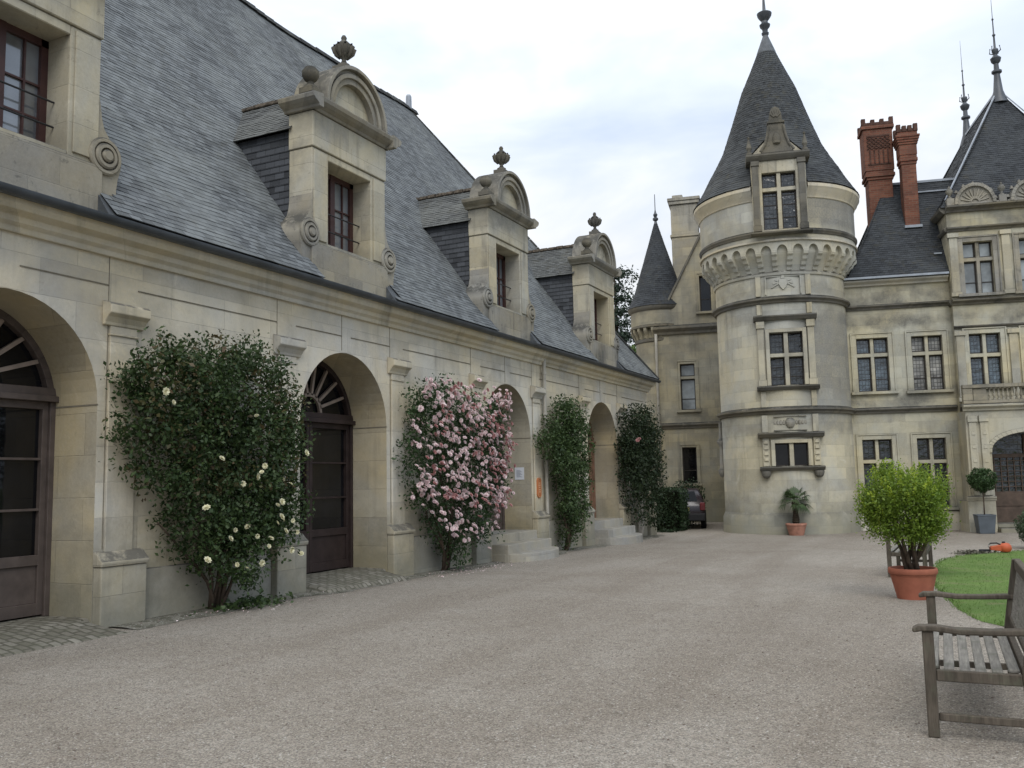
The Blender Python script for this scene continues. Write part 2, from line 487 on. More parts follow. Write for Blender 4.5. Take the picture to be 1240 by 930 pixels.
m_zinc = plain('zinc_gutter', (0.05, 0.058, 0.068), 0.45, 0.5, 0.3, 3)
m_pipe = plain('painted_downpipe', (0.36, 0.34, 0.29), 0.6, 0.4, 0.2, 5)
m_mossy = plain('mossy_ridge_tile', (0.075, 0.062, 0.048), 0.95, 0.1, 0.75, 14, bump=1.0)
m_wood = plain('door_paint_brown', (0.050, 0.030, 0.026), 0.5, 0.4, 0.3, 5)
m_wood2 = plain('door_paint_mauve', (0.088, 0.068, 0.058), 0.55, 0.4, 0.25, 5)
m_wood3 = plain('plank_door_russet', (0.20, 0.115, 0.075), 0.65, 0.3, 0.3, 5)
m_spoke = plain('fanlight_wood', (0.27, 0.215, 0.175), 0.6, 0.3, 0.2, 6)
m_sash = plain('sash_red_brown', (0.055, 0.024, 0.02), 0.5, 0.4, 0.2, 6)
m_iron = plain('wrought_iron', (0.02, 0.02, 0.022), 0.5, 0.4)
m_sashd = plain('dark_timber_sash', (0.035, 0.03, 0.026), 0.6, 0.3)
m_glassd = glassy('door_glass', (0.006, 0.006, 0.007), 1.45)
m_glassc = glassy('car_glass', (0.006, 0.007, 0.008), 1.25)
m_glassg = glassy('door_glass_green_reflect', (0.02, 0.032, 0.026), 1.6)  # green put into the base colour to stand in for a reflection
m_glassw = glassy('dormer_glass', (0.13, 0.14, 0.15), 2.2, 0.08, wav=0.08)
m_leadl = glassy('leaded_glass_blue_reflect', (0.05, 0.07, 0.085), 1.95, 0.15, lattice=(0.10, AX))  # bluish base colour stands in for the reflection in these panes
m_leadp = glassy('leaded_glass_pale', (0.20, 0.195, 0.18), 1.6, 0.25, lattice=(0.10, AX))
m_leadk = glassy('leaded_glass_dark', (0.018, 0.021, 0.022), 1.75, 0.12, lattice=(0.12, AX))
m_curt = glassy('curtained_glass', (0.20, 0.22, 0.225), 1.7, 0.15)
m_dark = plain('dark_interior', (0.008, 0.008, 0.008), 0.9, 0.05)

# ------------------------------------------------------------------ ground
def ground_mat():
    g = G('gravel'); p = g.pos()
    n0 = g.noise(p, 0.16, 4, .55, .8); n1 = g.noise(p, 0.9, 5, .6, .5); n2 = g.noise(p, 9, 5, .7)
    vo = g.n('ShaderNodeTexVoronoi'); g.l(p, vo.inputs['Vector']); vo.inputs['Scale'].default_value = 105
    sv = g.n('ShaderNodeSeparateColor'); g.l(vo.outputs['Color'], sv.inputs[0])
    a = g.mix(g.ramp(n0, .40, .60), (0.242, 0.214, 0.176), (0.308, 0.280, 0.238))
    a = g.mix(g.ramp(n1, .40, .66, 0, .55), a, (0.315, 0.288, 0.246))
    a = g.mix(g.ramp(n2, .45, .7, 0, .5), a, (0.17, 0.14, 0.115))
    mpn = g.n('ShaderNodeMapping'); g.l(p, mpn.inputs[0]); mpn.inputs['Rotation'].default_value = (0, 0, R(12)); mpn.inputs['Scale'].default_value = (.9, .10, 1)
    lane = g.noise(mpn.outputs[0], 1.0, 4, .55, .3)
    a = g.mix(g.ramp(lane, .47, .62, 0, .38), a, (0.19, 0.160, 0.127))
    a = g.mix(g.ramp(g.noise(p, 3.2, 6, .7), .50, .75, 0, .30), a, (0.21, 0.182, 0.148))
    k = g.ramp(sv.outputs[0], 0, 1, .45, 1.55)
    kk = g.n('ShaderNodeCombineColor'); g.l(k, kk.inputs[0]); g.l(k, kk.inputs[1]); g.l(k, kk.inputs[2])
    a = g.mix(0.8, a, kk.outputs[0], 'MULTIPLY')
    a = g.mix(g.ramp(sv.outputs[1], .975, .98), a, (0.46, 0.44, 0.40))
    h = g.math('ADD', g.math('MULTIPLY', vo.outputs['Distance'], -1.6), n2)
    g.bump(h, 0.7, 0.012)
    return g.done(a, 0.93, 0.2)
m_ground = ground_mat()
mb = MB()
ys = [-60, -30, -12, -6, -3, 0, 2, 4, 6, 9]+[9+i for i in range(1, 21)]+[32, 36, 45, 60, 100, 200, 500]
xs = [-400, -150, -60, -30, -12, -6, -2, 0, 2, 4, 6, 8, 10, 12, 16, 22, 40, 80, 150, 400]
nx = len(xs)
vs = [(x, y, gz(x, y)) for y in ys for x in xs]
fs = [(j*nx+i, j*nx+i+1, (j+1)*nx+i+1, (j+1)*nx+i) for j in range(len(ys)-1) for i in range(nx-1)]
mb.add(vs, fs)
struct(mb.build('gravel_courtyard', m_ground, smooth=True, recalc=False))

# loose pebbles lying on the gravel near the viewer
n = 9000
Y = 2.5+9.5*rng.random(n)**1.6; X = 0.9+(10.6-0.9)*rng.random(n)
sz = 0.004+0.007*rng.random(n)**2
oc = np.array([(1,0,0),(-1,0,0),(0,1,0),(0,-1,0),(0,0,.6),(0,0,-.6)], float)
of = np.array([(0,2,4),(2,1,4),(1,3,4),(3,0,4),(2,0,5),(1,2,5),(3,1,5),(0,3,5)])
th = rng.random(n)*2*PI; el = .6+.8*rng.random((n, 3))
V = oc[None]*sz[:, None, None]*el[:, None, :]
c_, s_ = np.cos(th)[:, None], np.sin(th)[:, None]
Vx = V[:, :, 0]*c_-V[:, :, 1]*s_+X[:, None]; Vy = V[:, :, 0]*s_+V[:, :, 1]*c_+Y[:, None]
Vz = V[:, :, 2]+(np.array([gz(0, y) for y in Y])+sz*.25)[:, None]
vv = np.stack([Vx, Vy, Vz], -1).reshape(-1, 3)
ff = (of[None]+6*np.arange(n)[:, None, None]).reshape(-1, 3)
def np_mesh(name, vv, ff, mat, parent=None):
    me = bpy.data.meshes.new(name)
    k = ff.shape[1]
    me.vertices.add(len(vv)); me.vertices.foreach_set('co', vv.astype(np.float32).ravel())
    me.loops.add(ff.size); me.loops.foreach_set('vertex_index', ff.astype(np.int32).ravel())
    me.polygons.add(len(ff)); me.polygons.foreach_set('loop_start', np.arange(0, ff.size, k, dtype=np.int32))
    me.update(calc_edges=True)
    me.validate()
    me.materials.append(mat)
    o = bpy.data.objects.new(name, me); COL.objects.link(o)
    if parent: o.parent = parent
    return o
def pebble_mat():
    g = G('pebbles'); r = g.n('ShaderNodeNewGeometry').outputs['Random Per Island']
    cr = g.n('ShaderNodeValToRGB'); g.l(r, cr.inputs[0])
    cr.color_ramp.elements[0].color = (0.15, 0.12, 0.10, 1); cr.color_ramp.elements[1].color = (0.40, 0.375, 0.34, 1)
    e = cr.color_ramp.elements.new(.8); e.color = (0.32, 0.28, 0.24, 1)
    return g.done(cr.outputs[0], 0.85, 0.25)
struct(np_mesh('loose_pebbles', vv, ff, pebble_mat()), 'stuff')

# lawn
lawn_pts = [(8.60, 19.4), (8.55, 17.5), (8.57, 16.2), (8.66, 14.9), (8.80, 13.7), (8.97, 12.3), (9.20, 11.3), (9.55, 10.75), (10.2, 10.4), (12, 10.0),
            (16, 10.2), (18, 14), (18, 24), (14, 25.5), (11.2, 24.4), (10.25, 23.3), (9.57, 22.2), (8.95, 21.2), (8.68, 20.2)]
def lawn_mat():
    g = G('lawn_turf'); p = g.pos()
    a = g.mix(g.ramp(g.noise(p, 1.1, 5), .35, .65), (0.075, 0.13, 0.03), (0.115, 0.185, 0.045))
    a = g.mix(g.ramp(g.noise(p, 2.6, 5, .7), .52, .68, 0, .7), a, (0.15, 0.15, 0.075))
    g.bump(g.noise(p, 60, 4), .8, .02)
    return g.done(a, 0.9, 0.2)
mb = MB()
cx_, cy_ = 12.5, 17
rings = [1.0, 0.97, 0.9, 0.7, 0.4]
for j, q in enumerate(rings):
    for x, y in lawn_pts:
        X_, Y_ = cx_+(x-cx_)*q, cy_+(y-cy_)*q
        mb.v.append((X_, Y_, gz(X_, Y_)+(0.004 if j == 0 else 0.03)))
L = len(lawn_pts)
mb.v.append((cx_, cy_, gz(cx_, cy_)+0.03))
for j in range(len(rings)-1):
    for i in range(L):
        mb.f.append((j*L+i, j*L+(i+1) % L, (j+1)*L+(i+1) % L, (j+1)*L+i))
for i in range(L): mb.f.append(((len(rings)-1)*L+i, (len(rings)-1)*L+(i+1) % L, len(mb.v)-1))
struct(mb.build('lawn', lawn_mat(), smooth=True))
def in_poly(x, y, poly):
    c = False; j = len(poly)-1
    for i in range(len(poly)):
        xi, yi = poly[i]; xj, yj = poly[j]
        if (yi > y) != (yj > y) and x < (xj-xi)*(y-yi)/(yj-yi)+xi: c = not c
        j = i
    return c
big = [(cx_+(x-cx_)*1.012, cy_+(y-cy_)*1.012) for x, y in lawn_pts]
bl = []
while len(bl) < 40000:
    x = rnd.uniform(8.4, 13.2); y = rnd.uniform(10.0, 24.8)
    if in_poly(x, y, big): bl.append((x, y))
bl = np.array(bl); n = len(bl)
hh = .015+.028*rng.random(n); a = rng.random(n)*2*PI; w = .005+.004*rng.random(n)
z0 = np.array([gz(0, y) for y in bl[:, 1]])+.012
tip = np.stack([bl[:, 0]+rng.normal(0, .018, n), bl[:, 1]+rng.normal(0, .018, n), z0+hh], -1)
l_ = np.stack([bl[:, 0]-np.cos(a)*w, bl[:, 1]-np.sin(a)*w, z0], -1); r_ = np.stack([bl[:, 0]+np.cos(a)*w, bl[:, 1]+np.sin(a)*w, z0], -1)
m_grass = leafmat('grass_blades', (0.085, 0.155, 0.03), (0.15, 0.235, 0.06), .6, .3)
struct(np_mesh('grass', np.stack([l_, r_, tip], 1).reshape(-1, 3), np.arange(3*n).reshape(-1, 3), m_grass), 'stuff')

# ------------------------------------------------------------------ the long wing
P0, PS = 7.782, 3.025
PIL = [P0+PS*i for i in range(-3, 7)]+[28.46]
ARC = [P0+PS*(i+.5) for i in (-3, -1, 1, 3, 5)]      # arch centres (each between two pilasters)
ARC = [c for c in ARC]
AR, SPR = 1.18, 2.60                                  # radius and springing height
YA, YB = -2.2, 28.66
ZT = 4.40
RD = 0.78                                             # depth of the reveals
wing = thing('stable_wing', 'long low limestone wing with steep slate roof, arched doorways and stone dormers along the left', 'building', (0, 0, 0))
SILL = {0: 0.12, 1: 0.12, 2: 0.12, 3: 0.45, 4: 0.45}

# wall with real arched openings
mb = MB(); rv = MB()
NA = 24
edges = [YA]
for c in ARC: edges += [c-AR, c+AR]
edges.append(YB)
for i in range(0, len(edges), 2):
    mb.quad((0, edges[i], -.4), (0, edges[i+1], -.4), (0, edges[i+1], ZT), (0, edges[i], ZT))
for c in ARC:
    pts = [(c-AR*math.cos(PI*k/NA), SPR+AR*math.sin(PI*k/NA)) for k in range(NA+1)]
    for (y0, z0), (y1, z1) in zip(pts, pts[1:]):
        mb.quad((0, y0, z0), (0, y1, z1), (0, y1, ZT), (0, y0, ZT))
        rv.quad((0, y0, z0), (0, y1, z1), (-RD-.1, y1, z1), (-RD-.1, y0, z0))
    for y in (c-AR, c+AR):
        rv.quad((0, y, -.4), (0, y, SPR), (-RD-.1, y, SPR), (-RD-.1, y, -.4))
# end and back walls
mb.quad((0, YB, -.4), (-12.1, YB, -.4), (-12.1, YB, ZT), (0, YB, ZT))
mb.quad((0, YA, -.4), (-12.1, YA, -.4), (-12.1, YA, ZT), (0, YA, ZT))
mb.quad((-12.1, YA, -.4), (-12.1, YB, -.4), (-12.1, YB, ZT), (-12.1, YA, ZT))
mb.build('wall', m_wing, wing)
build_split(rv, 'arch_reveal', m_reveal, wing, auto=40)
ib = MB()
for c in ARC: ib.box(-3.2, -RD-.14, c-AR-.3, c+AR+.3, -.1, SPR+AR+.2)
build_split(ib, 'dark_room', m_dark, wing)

# frieze lines: thin proud fillets between pilasters, with upright breaks
fb = MB()
for i in range(len(PIL)-1):
    a, b = PIL[i]+.22, PIL[i+1]-.22
    arch = any(abs((PIL[i]+PIL[i+1])/2-c) < .3 for c in ARC)
    if arch:
        m_ = (a+b)/2
        fb.box(0, .012, a, m_-.13, 4.05, 4.062); fb.box(0, .012, m_+.13, b, 4.05, 4.062)
        fb.box(0, .006, m_-.13, m_-.122, SPR+AR+.03, ZT)
    else:
        fb.box(0, .012, a, b, 4.05, 4.062)
for y in PIL[:-1]:
    fb.box(0, .006, y-.215-.004, y-.215+.004, .9, ZT)
# impost joint at the springing on either side of the arches
for c in ARC:
    for s in (-1, 1): rv2 = fb.box(-RD, .006, c+s*(AR)-.006, c+s*(AR)+.006, SPR-.012, SPR+.006)
fb.build('joint_line', m_joint, wing)

# pilasters: shaft > capital, plinth
pl = MB().box(0, .035, -.2, .2, .86, 3.56).build('pilaster', m_wing, wing, bevel=.006)
cp = MB().prism([(0, 3.56), (.04, 3.56), (.055, 3.60), (.10, 3.66), (.155, 3.70), (.155, 3.80), (.12, 3.83), (0, 3.86)], lambda a, b, t: (a, t, b), -.30, .30)
cp.box(0, .055, -.215, .215, 3.44, 3.47)
cpo = cp.build('capital', m_cornice, pl, bevel=.012, seg=2)
pb = MB().box(0, .14, -.33, .33, -.45, .70).prism([(0, .70), (.16, .70), (.17, .76), (.12, .80), (.06, .86), (0, .88)], lambda a, b, t: (a, t, b), -.345, .345)
pbo = pb.build('plinth', m_plinth, pl, bevel=.015, seg=2)
km = kid_map()
first = True
for y in PIL:
    o = pl if first else copy_tree(pl, km, wing)
    first = False
    o.location = (0.0, y, 0)

# cornice and gutter
cn = MB().prism([(0, 4.40), (.05, 4.40), (.06, 4.46), (.11, 4.50), (.13, 4.56), (.24, 4.60), (.27, 4.66), (.27, 4.72), (0, 4.72), (-.3, 4.72), (-.3, 4.40)],
                lambda a, b, t: (a, t, b), YA, YB+.12)
cn.prism([(0, 4.40), (.05, 4.40), (.06, 4.46), (.11, 4.50), (.13, 4.56), (.24, 4.60), (.27, 4.66), (.27, 4.72), (-.02, 4.72)],
         lambda a, b, t: (t, YB+.121+a-.12, b), -12.0, -.3)
cn.build('cornice', m_cornice, wing, bevel=.006)
gp = [(.36+.075*math.cos(t), 4.775+.075*math.sin(t)) for t in [PI*k/10 for k in range(10, 21)]]
gp2 = [(.36+.06*math.cos(t), 4.775+.06*math.sin(t)) for t in [PI*k/10 for k in range(20, 9, -1)]]
MB().prism(gp+gp2, lambda a, b, t: (a, t, b), YA, YB+.25).build('gutter', m_zinc, wing, auto=40)
MB().box(-.1, .30, YA, YB+.2, 4.722, 4.745).build('lead_apron', m_lead, wing)
# downpipe
dp = MB().tube([(.10, 20.22, 4.70), (.10, 20.22, 4.5), (.09, 20.22, 4.35), (.09, 20.22, .55), (.09, 20.22, -.1)], .045, 10)
for z in (.55, 1.9, 3.2, 4.2): dp.lathe([(.045, z-.03), (.06, z-.03), (.06, z+.03), (.045, z+.03)], .09, 20.22, 10)
dp.build('downpipe', m_pipe, wing, auto=40)

# roof
EX, EZ = .34, 4.80
RX, RZ, RY = -5.88, 13.36, 23.67
DOR = [c for c in ARC[1:]]
sl = math.hypot(EX-RX, RZ-EZ)
nfront = Vector((RZ-EZ, 0, EX-RX)).normalized()
YE = YB+.28
def sagf(y): return .04*math.sin(.55*y+1)+.025*math.sin(1.7*y)
def roof_x(z): return EX-(z-EZ)*(EX-RX)/(RZ-EZ)
def Pf(u, v):
    y = YA+u*((YE+(RY-YE)*v)-YA)
    flare = 0.10*max(0, 1-v/.10)**2
    sag = sagf(y)*v
    return Vector((EX+(RX-EX)*v+flare*.2, y, EZ+(RZ-EZ)*v+flare*.25+sag))
NRW = 115
us = [i/150 for i in range(151)]
def skipf(u, v):
    p = Pf(u, v)
    return any((abs(p.y-c) < .93 and p.z < 7.3) or (abs(p.y-c) < 1.12 and p.z < 5.25) for c in DOR)
mb = MB()
courses(mb, Pf, lambda u, v: nfront, NRW, us, .007, skipf, .092, lambda v: YE-YA, .45)
nhip = Vector((0, RZ-EZ, YE-RY)).normalized()
def Ph(u, v):
    x0 = EX+(RX-EX)*v; x1 = (2*RX-EX)+(EX-RX)*v
    return Vector((x0+(x1-x0)*u, YE+(RY-YE)*v, EZ+(RZ-EZ)*v))
courses(mb, Ph, lambda u, v: nhip, NRW, [i/30 for i in range(31)], .009, None, .092, lambda v: 12.4*(1-v), .5)
nback = Vector((-(RZ-EZ), 0, EX-RX)).normalized()
def Pb(u, v):
    p = Pf(u, v); return Vector((2*RX-p.x, p.y, p.z))
courses(mb, Pb, lambda u, v: nback, 30, [i/10 for i in range(11)], .014, None, .36, lambda v: YE-YA, .3)
mb.build('roof', m_slate, wing, recalc=False)
rt_ = MB()
y = YA
while y < RY:
    l = .34
    rt_.prism([(-.13, -.10), (-.05, .045+rnd.uniform(-.01, .012)), (.05, .045+rnd.uniform(-.01, .012)), (.13, -.10)], lambda a, b, t: (RX+a, t, RZ+b+.02+sagf(y)), y, y+l*.97)
    y += l
hv0, hv1 = Vector((RX, RY, RZ)), Vector((EX, YE, EZ))
for i in range(34):
    a = hv0.lerp(hv1, i/34); b = hv0.lerp(hv1, (i+.97)/34)
    rt_.bar(a+Vector((0, 0, .015)), b+Vector((0, 0, .015)), .14, .05)
rt_.build('ridge_tiles', m_slate_old, wing)
MB().lathe([(.0, RZ), (.10, RZ), (.09, RZ+.45), (.07, RZ+.5), (.0, RZ+.5)], RX, RY-.1, 10).build('ridge_post', m_lead, wing)

# dormers (stone front standing on the wall head)
def urn_profile(s=1.0, z0=0.0):
    pr = [(0, 0), (.14, 0), (.14, .07), (.08, .10), (.05, .16), (.06, .19), (.13, .25), (.20, .36), (.22, .43), (.16, .46), (.17, .50), (.10, .56), (.055, .60), (.07, .65), (.04, .70), (0, .71)]
    return [(r*s*.88, z0+z*s) for r, z in pr]
def build_dormer(yc):
    d = thing('dormer', '', ''); del d['label']; del d['category']
    d.parent = wing; d.location = (0, yc, 0)
    f = MB()
    WZ0, WZ1, WH, HW = 5.50, 6.90, .60, 1.02        # opening
    X0, X1 = -.38, .09
    f.box(X0, X1, -HW, -WH, 4.74, 7.02); f.box(X0, X1, WH, HW, 4.74, 7.02)
    f.box(X0, X1, -WH, WH, 4.74, WZ0); f.box(X0, X1, -WH, WH, WZ1, 7.02)
    f.box(X0, X1+.03, -HW-.02, HW+.02, 7.023, 7.62)      # frieze block standing a little proud
    # base course under the sill
    f.build('stone_front', m_wingd, d, bevel=.012)
    MB().box(-.1, .135, -1.06, 1.06, 4.75, 5.44).build('apron_stone', m_weath, d, bevel=.012)
    # pilaster strips beside the window
    p = MB()
    for s in (-1, 1):
        p.box(.091, .115, s*.83-.17, s*.83+.17, 5.50, 6.98)
    p.box(.118, .126, -.008, .008, 7.03, 7.3)
    build_split(p, 'pilaster_strip', m_wingd, d, bevel=.006)
    # scroll consoles
    for s in (-1, 1):
        c = MB()
        poly = [(0, 6.35), (.03, 6.2), (.05, 6.05), (.09, 5.92), (.17, 5.82), (.27, 5.74), (.33, 5.62), (.34, 5.48), (.30, 5.35), (.28, 5.2), (.30, 4.72), (-.1, 4.72), (-.1, 6.35)]
        c.prism(poly, lambda a, b, t, s=s: (t, s*(1.0+a), b), -.36, .10)
        for rr, x1 in ((.23, .145), (.155, .165), (.075, .19)):
            prof = [(0, .09), (rr, .09), (rr, x1-.02), (rr-.02, x1), (rr-.055 if rr > .1 else 0, x1), (rr-.055 if rr > .1 else 0, x1-.03)]
            m2 = MB().lathe(prof, 0, 0, 24)
            c.add([(z, s*1.10+x, 5.58+y) for x, y, z in m2.v], m2.f)
        c.build('scroll', m_weath, d, auto=35)
    # cornice
    c = MB()
    prof = [(0, 7.62), (.05, 7.62), (.07, 7.66), (.15, 7.70), (.20, 7.74), (.22, 7.80), (.20, 7.82), (0, 7.85)]
    c.prism([(-.42, 7.62)]+[(a+.10, b) for a, b in prof]+[(-.42, 7.85)], lambda a, b, t: (a, t, b), -1.05, 1.05)
    for s in (-1, 1):
        c.prism([(a, b) for a, b in prof]+[(-.05, 7.85), (-.05, 7.62)], lambda a, b, t, s=s: (t, s*(1.05+a), b), -.42, .315)
    c.build('cornice', m_weath, d, bevel=.006)
    # segmental pediment: ring + recessed tympanum
    t_ = MB(); z0 = 7.845
    NB = 28
    def ring(ri, ro, xa, xb, zc):
        vs = []
        for k in range(NB+1):
            a = PI*k/NB
            for r_, x in ((ri, xa), (ro, xa), (ro, xb), (ri, xb)):
                vs.append((x, -r_*math.cos(a), zc+r_*math.sin(a)))
        fs = []
        for k in range(NB):
            for j in range(4):
                fs.append((k*4+j, k*4+(j+1) % 4, (k+1)*4+(j+1) % 4, (k+1)*4+j))
        fs += [(0, 1, 2, 3), (NB*4+3, NB*4+2, NB*4+1, NB*4)]
        t_.add(vs, fs)
    ring(.56, .80, -.42, .20, z0-.02)
    ring(.66, .74, .20, .24, z0-.02)
    ring(.80, .865, -.44, .28, z0-.02)
    t_.build('pediment', m_weath, d, auto=35, bevel=.006)
    ty = MB().prism([(-.57*math.cos(PI*k/20), z0-.02+.57*math.sin(PI*k/20)) for k in range(21)], lambda a, b, t: (t, a, b), -.40, .09)
    ty.build('tympanum', m_wingd, d)
    u = MB().box(-.17, .10, -.16, .16, z0+.80, z0+.93).lathe(urn_profile(.84, z0+.93), -.04, 0, 16)
    for k in range(8):       # carved leaves round the bowl
        a = 2*PI*k/8
        u.tube([(-.04+.09*math.cos(a), .09*math.sin(a), z0+1.12), (-.04+.15*math.cos(a), .15*math.sin(a), z0+1.20), (-.04+.175*math.cos(a), .175*math.sin(a), z0+1.28), (-.04+.16*math.cos(a), .16*math.sin(a), z0+1.33)], [.02, .045, .05, .025], 6)
    u.build('urn', m_weathd, d, auto=40)
    u = MB().box(-.02, .24, -1.22, -.96, z0, z0+.09)
    u.lathe([(0, z0+.09), (.12, z0+.09), (.11, z0+.13), (.06, z0+.17), (.05, z0+.21), (.10, z0+.24), (.14, z0+.31), (.14, z0+.38), (.09, z0+.45), (0, z0+.47)], .11, -1.09, 14)
    u.build('ball_finial', m_weathd, d, auto=40)
    # lead soakers closing the slates against the scroll feet
    for s in (-1, 1):
        MB().prism([(.36, 4.765), (.02, 5.24), (-.12, 5.42), (-.2, 5.30), (.2, 4.70)], lambda a, b, t: (a, t, b), s*1.0, s*1.38).build('lead_soaker', m_soak, d)
    # window
    w = MB(); xw = -.32
    w.box(xw-.05, xw+.03, -WH, -WH+.09, WZ0, WZ1); w.box(xw-.05, xw+.03, WH-.09, WH, WZ0, WZ1)
    w.box(xw-.05, xw+.03, -WH, WH, WZ0, WZ0+.09); w.box(xw-.05, xw+.03, -WH, WH, WZ1-.09, WZ1)
    w.box(xw-.05, xw+.04, -.06, .06, WZ0, WZ1)
    for s in (-1, 1):
        w.box(xw-.03, xw+.015, s*.315-.012, s*.315+.012, WZ0, WZ1)
    for z in (5.92, 6.32): w.box(xw-.03, xw+.012, -WH, WH, z-.012, z+.012)
    w.build('sash', m_sash, d)
    MB().box(xw-.06, xw-.02, -WH, WH, WZ0, WZ1).build('glass', m_glassw, d)
    b = MB()
    for z in (5.82, 6.12): b.tube([(-.16, -WH-.03, z), (-.16, WH+.03, z)], .012, 6)
    b.build('window_bar', m_iron, d)
    # slate-hung cheeks
    ck = MB(); ck.uv = []
    for s in (-1, 1):
        zb = 5.05
        while zb < 7.36:
            zt = min(zb+.11, 7.37)
            xa = roof_x(zb)-.02; xb = roof_x(zt)-.02
            yo = s*.985
            for (A, B, Cc, D_) in [((-.30, yo+s*.012, zb), (min(-.3, xa), yo+s*.012, zb), (min(-.3, xb), yo+s*.001, zt+.01), (-.30, yo+s*.001, zt+.01)),
                                   ((-.30, yo-s*.01, zb), (min(-.3, xa), yo-s*.01, zb), (min(-.3, xa), yo+s*.012, zb), (-.30, yo+s*.012, zb))]:
                ck.quad(A, B, Cc, D_)
                ck.uv += [(A[0], A[2]), (B[0], B[2]), (Cc[0], Cc[2]-.01), (D_[0], D_[2]-.01)]
            zb += .11
    build_split(ck, 'cheek', m_cheek, d, recalc=False)
    rf = MB(); ez, ey, rz = 7.36, 1.10, 8.46
    for s in (-1, 1):
        nr = Vector((0, s*(rz-ez), ey)).normalized()
        def P(u, v, s=s):
            y = s*ey*(1-v); z = ez+(rz-ez)*v
            x1 = roof_x(z)-.10; x0 = -.30
            return Vector((x0+(x1-x0)*u, y, z))
        courses(rf, P, lambda u, v, nr=nr: nr, 17, [i/12 for i in range(13)], .009, None, .09, lambda v: 2.2, .6)
    rf.build('dormer_roof', m_slate_old, d, recalc=False)
    rg = MB(); x = -.3
    while x > -2.75:
        rg.prism([(-.11, -.06), (-.05, .05+rnd.uniform(-.015, .02)), (.05, .05+rnd.uniform(-.015, .02)), (.11, -.06)], lambda a, b, t: (t, a, rz+b), x, x-.24)
        x -= .25
    rg.build('ridge_tiles', m_mossy, d, bevel=.02)
    return d
d0 = build_dormer(DOR[0])
km = kid_map()
for c in DOR[1:]:
    d = copy_tree(d0, km, wing); d.location = (0, c, 0)

# doors
def build_door(i, c, glass=m_glassd, wood=m_wood, planks=False):
    z0 = SILL[i]; X = -RD
    dr = MB()
    zt = 2.66
    # frame and transom
    dr.box(X-.08, X+.06, c-AR, c-AR+.07, z0, zt); dr.box(X-.08, X+.06, c+AR-.07, c+AR, z0, zt)
    dr.box(X-.10, X+.12, c-AR, c+AR, zt, zt+.07); dr.box(X-.10, X+.07, c-AR, c+AR, zt+.07, zt+.17)
    zc = SPR
    NB = 24
    k0 = math.asin((zt+.17-zc)/AR)
    prev = None
    arcs = []
    for k in range(NB+1):
        a = k0+(PI-2*k0)*k/NB
        arcs.append((math.cos(a), math.sin(a)))
    for (c0, s0), (c1, s1) in zip(arcs, arcs[1:]):
        for xa in (X+.05,):
            p = [(c-AR*c0, zc+AR*s0), (c-AR*c1, zc+AR*s1), (c-(AR-.09)*c1, zc+(AR-.09)*s1), (c-(AR-.09)*c0, zc+(AR-.09)*s0)]
            dr.prism(p, lambda a, b, t: (t, a, b), X-.08, X+.05)
    ob = dr.build('door', wood, wing, bevel=.005)
    fan = MB(); zb = zt+.17
    hub = .30
    for k in range(1, 9):
        a = PI*k/9
        ca, sa = math.cos(a), math.sin(a)
        # spoke length to the arch
        L1 = min(AR-.05, 1.2)
        fan.bar((X, c-hub*ca, zb+hub*sa), (X, c-(AR-.12)*ca, zb+(AR-.22)*sa), .05, .05, (1, 0, 0))
    pa = [(c-hub*math.cos(PI*k/12), zb+hub*math.sin(PI*k/12)) for k in range(13)]
    for p, q in zip(pa, pa[1:]): fan.bar((X, *p), (X, *q), .06, .05, (1, 0, 0))
    fan.build('fanlight', m_spoke, ob)
    leafs = MB(); gl = MB()
    for s in (-1, 1):
        a, b = (c-AR+.07, c-.004) if s < 0 else (c+.004, c+AR-.07)
        if planks:
            n_ = 6
            for k in range(n_):
                y0 = a+(b-a)*k/n_; y1 = a+(b-a)*(k+1)/n_
                leafs.box(X-.04, X+.02, y0+.004, y1-.004, z0+.02, zt)
            leafs.box(X-.06, X-.01, a, b, z0+.02, zt)
            continue
        st = .075
        leafs.box(X-.05, X+.02, a, a+st, z0+.02, zt); leafs.box(X-.05, X+.02, b-st, b, z0+.02, zt)
        leafs.box(X-.05, X+.02, a+st, b-st, zt-.09, zt)
        leafs.box(X-.05, X+.02, a+st, b-st, z0+.02, z0+.16)
        leafs.box(X-.05, X+.02, a+st, b-st, z0+.60, z0+.72)
        leafs.box(X-.04, X-.01, a+st, b-st, z0+.16, z0+.60)
        for q in (1.25, 1.85): leafs.box(X-.03, X+.01, a+st, b-st, z0+q-.012, z0+q+.018)
    lo = leafs.build('door_leaf', wood, ob, bevel=.004)
    if planks:
        MB().box(X+.02, X+.07, c+.06, c+.10, z0+1.0, z0+1.16).build('handle', m_iron, ob)
    gl.box(X-.075, X-.045, c-AR+.05, c+AR-.05, z0+.05, zt)
    gl.prism([(c-AR*math.cos(PI*k/20), zb+(AR-.1)*math.sin(PI*k/20)) for k in range(21)], lambda a, b, t: (t, a, b), X-.075, X-.045)
    gl.build('glass', glass, ob)
    return ob
build_door(0, ARC[0], m_glassd, m_wood2)
build_door(1, ARC[1], m_glassd, m_wood2)
build_door(2, ARC[2], m_glassd, plain('door_paint_gloom', (0.032, 0.021, 0.019), .55, .3, .3, 5))  # brown wood taken near black to stand in for an open doorway's gloom
build_door(3, ARC[3], m_glassg, m_wood2)
build_door(4, ARC[4], m_glassd, m_wood3, True)
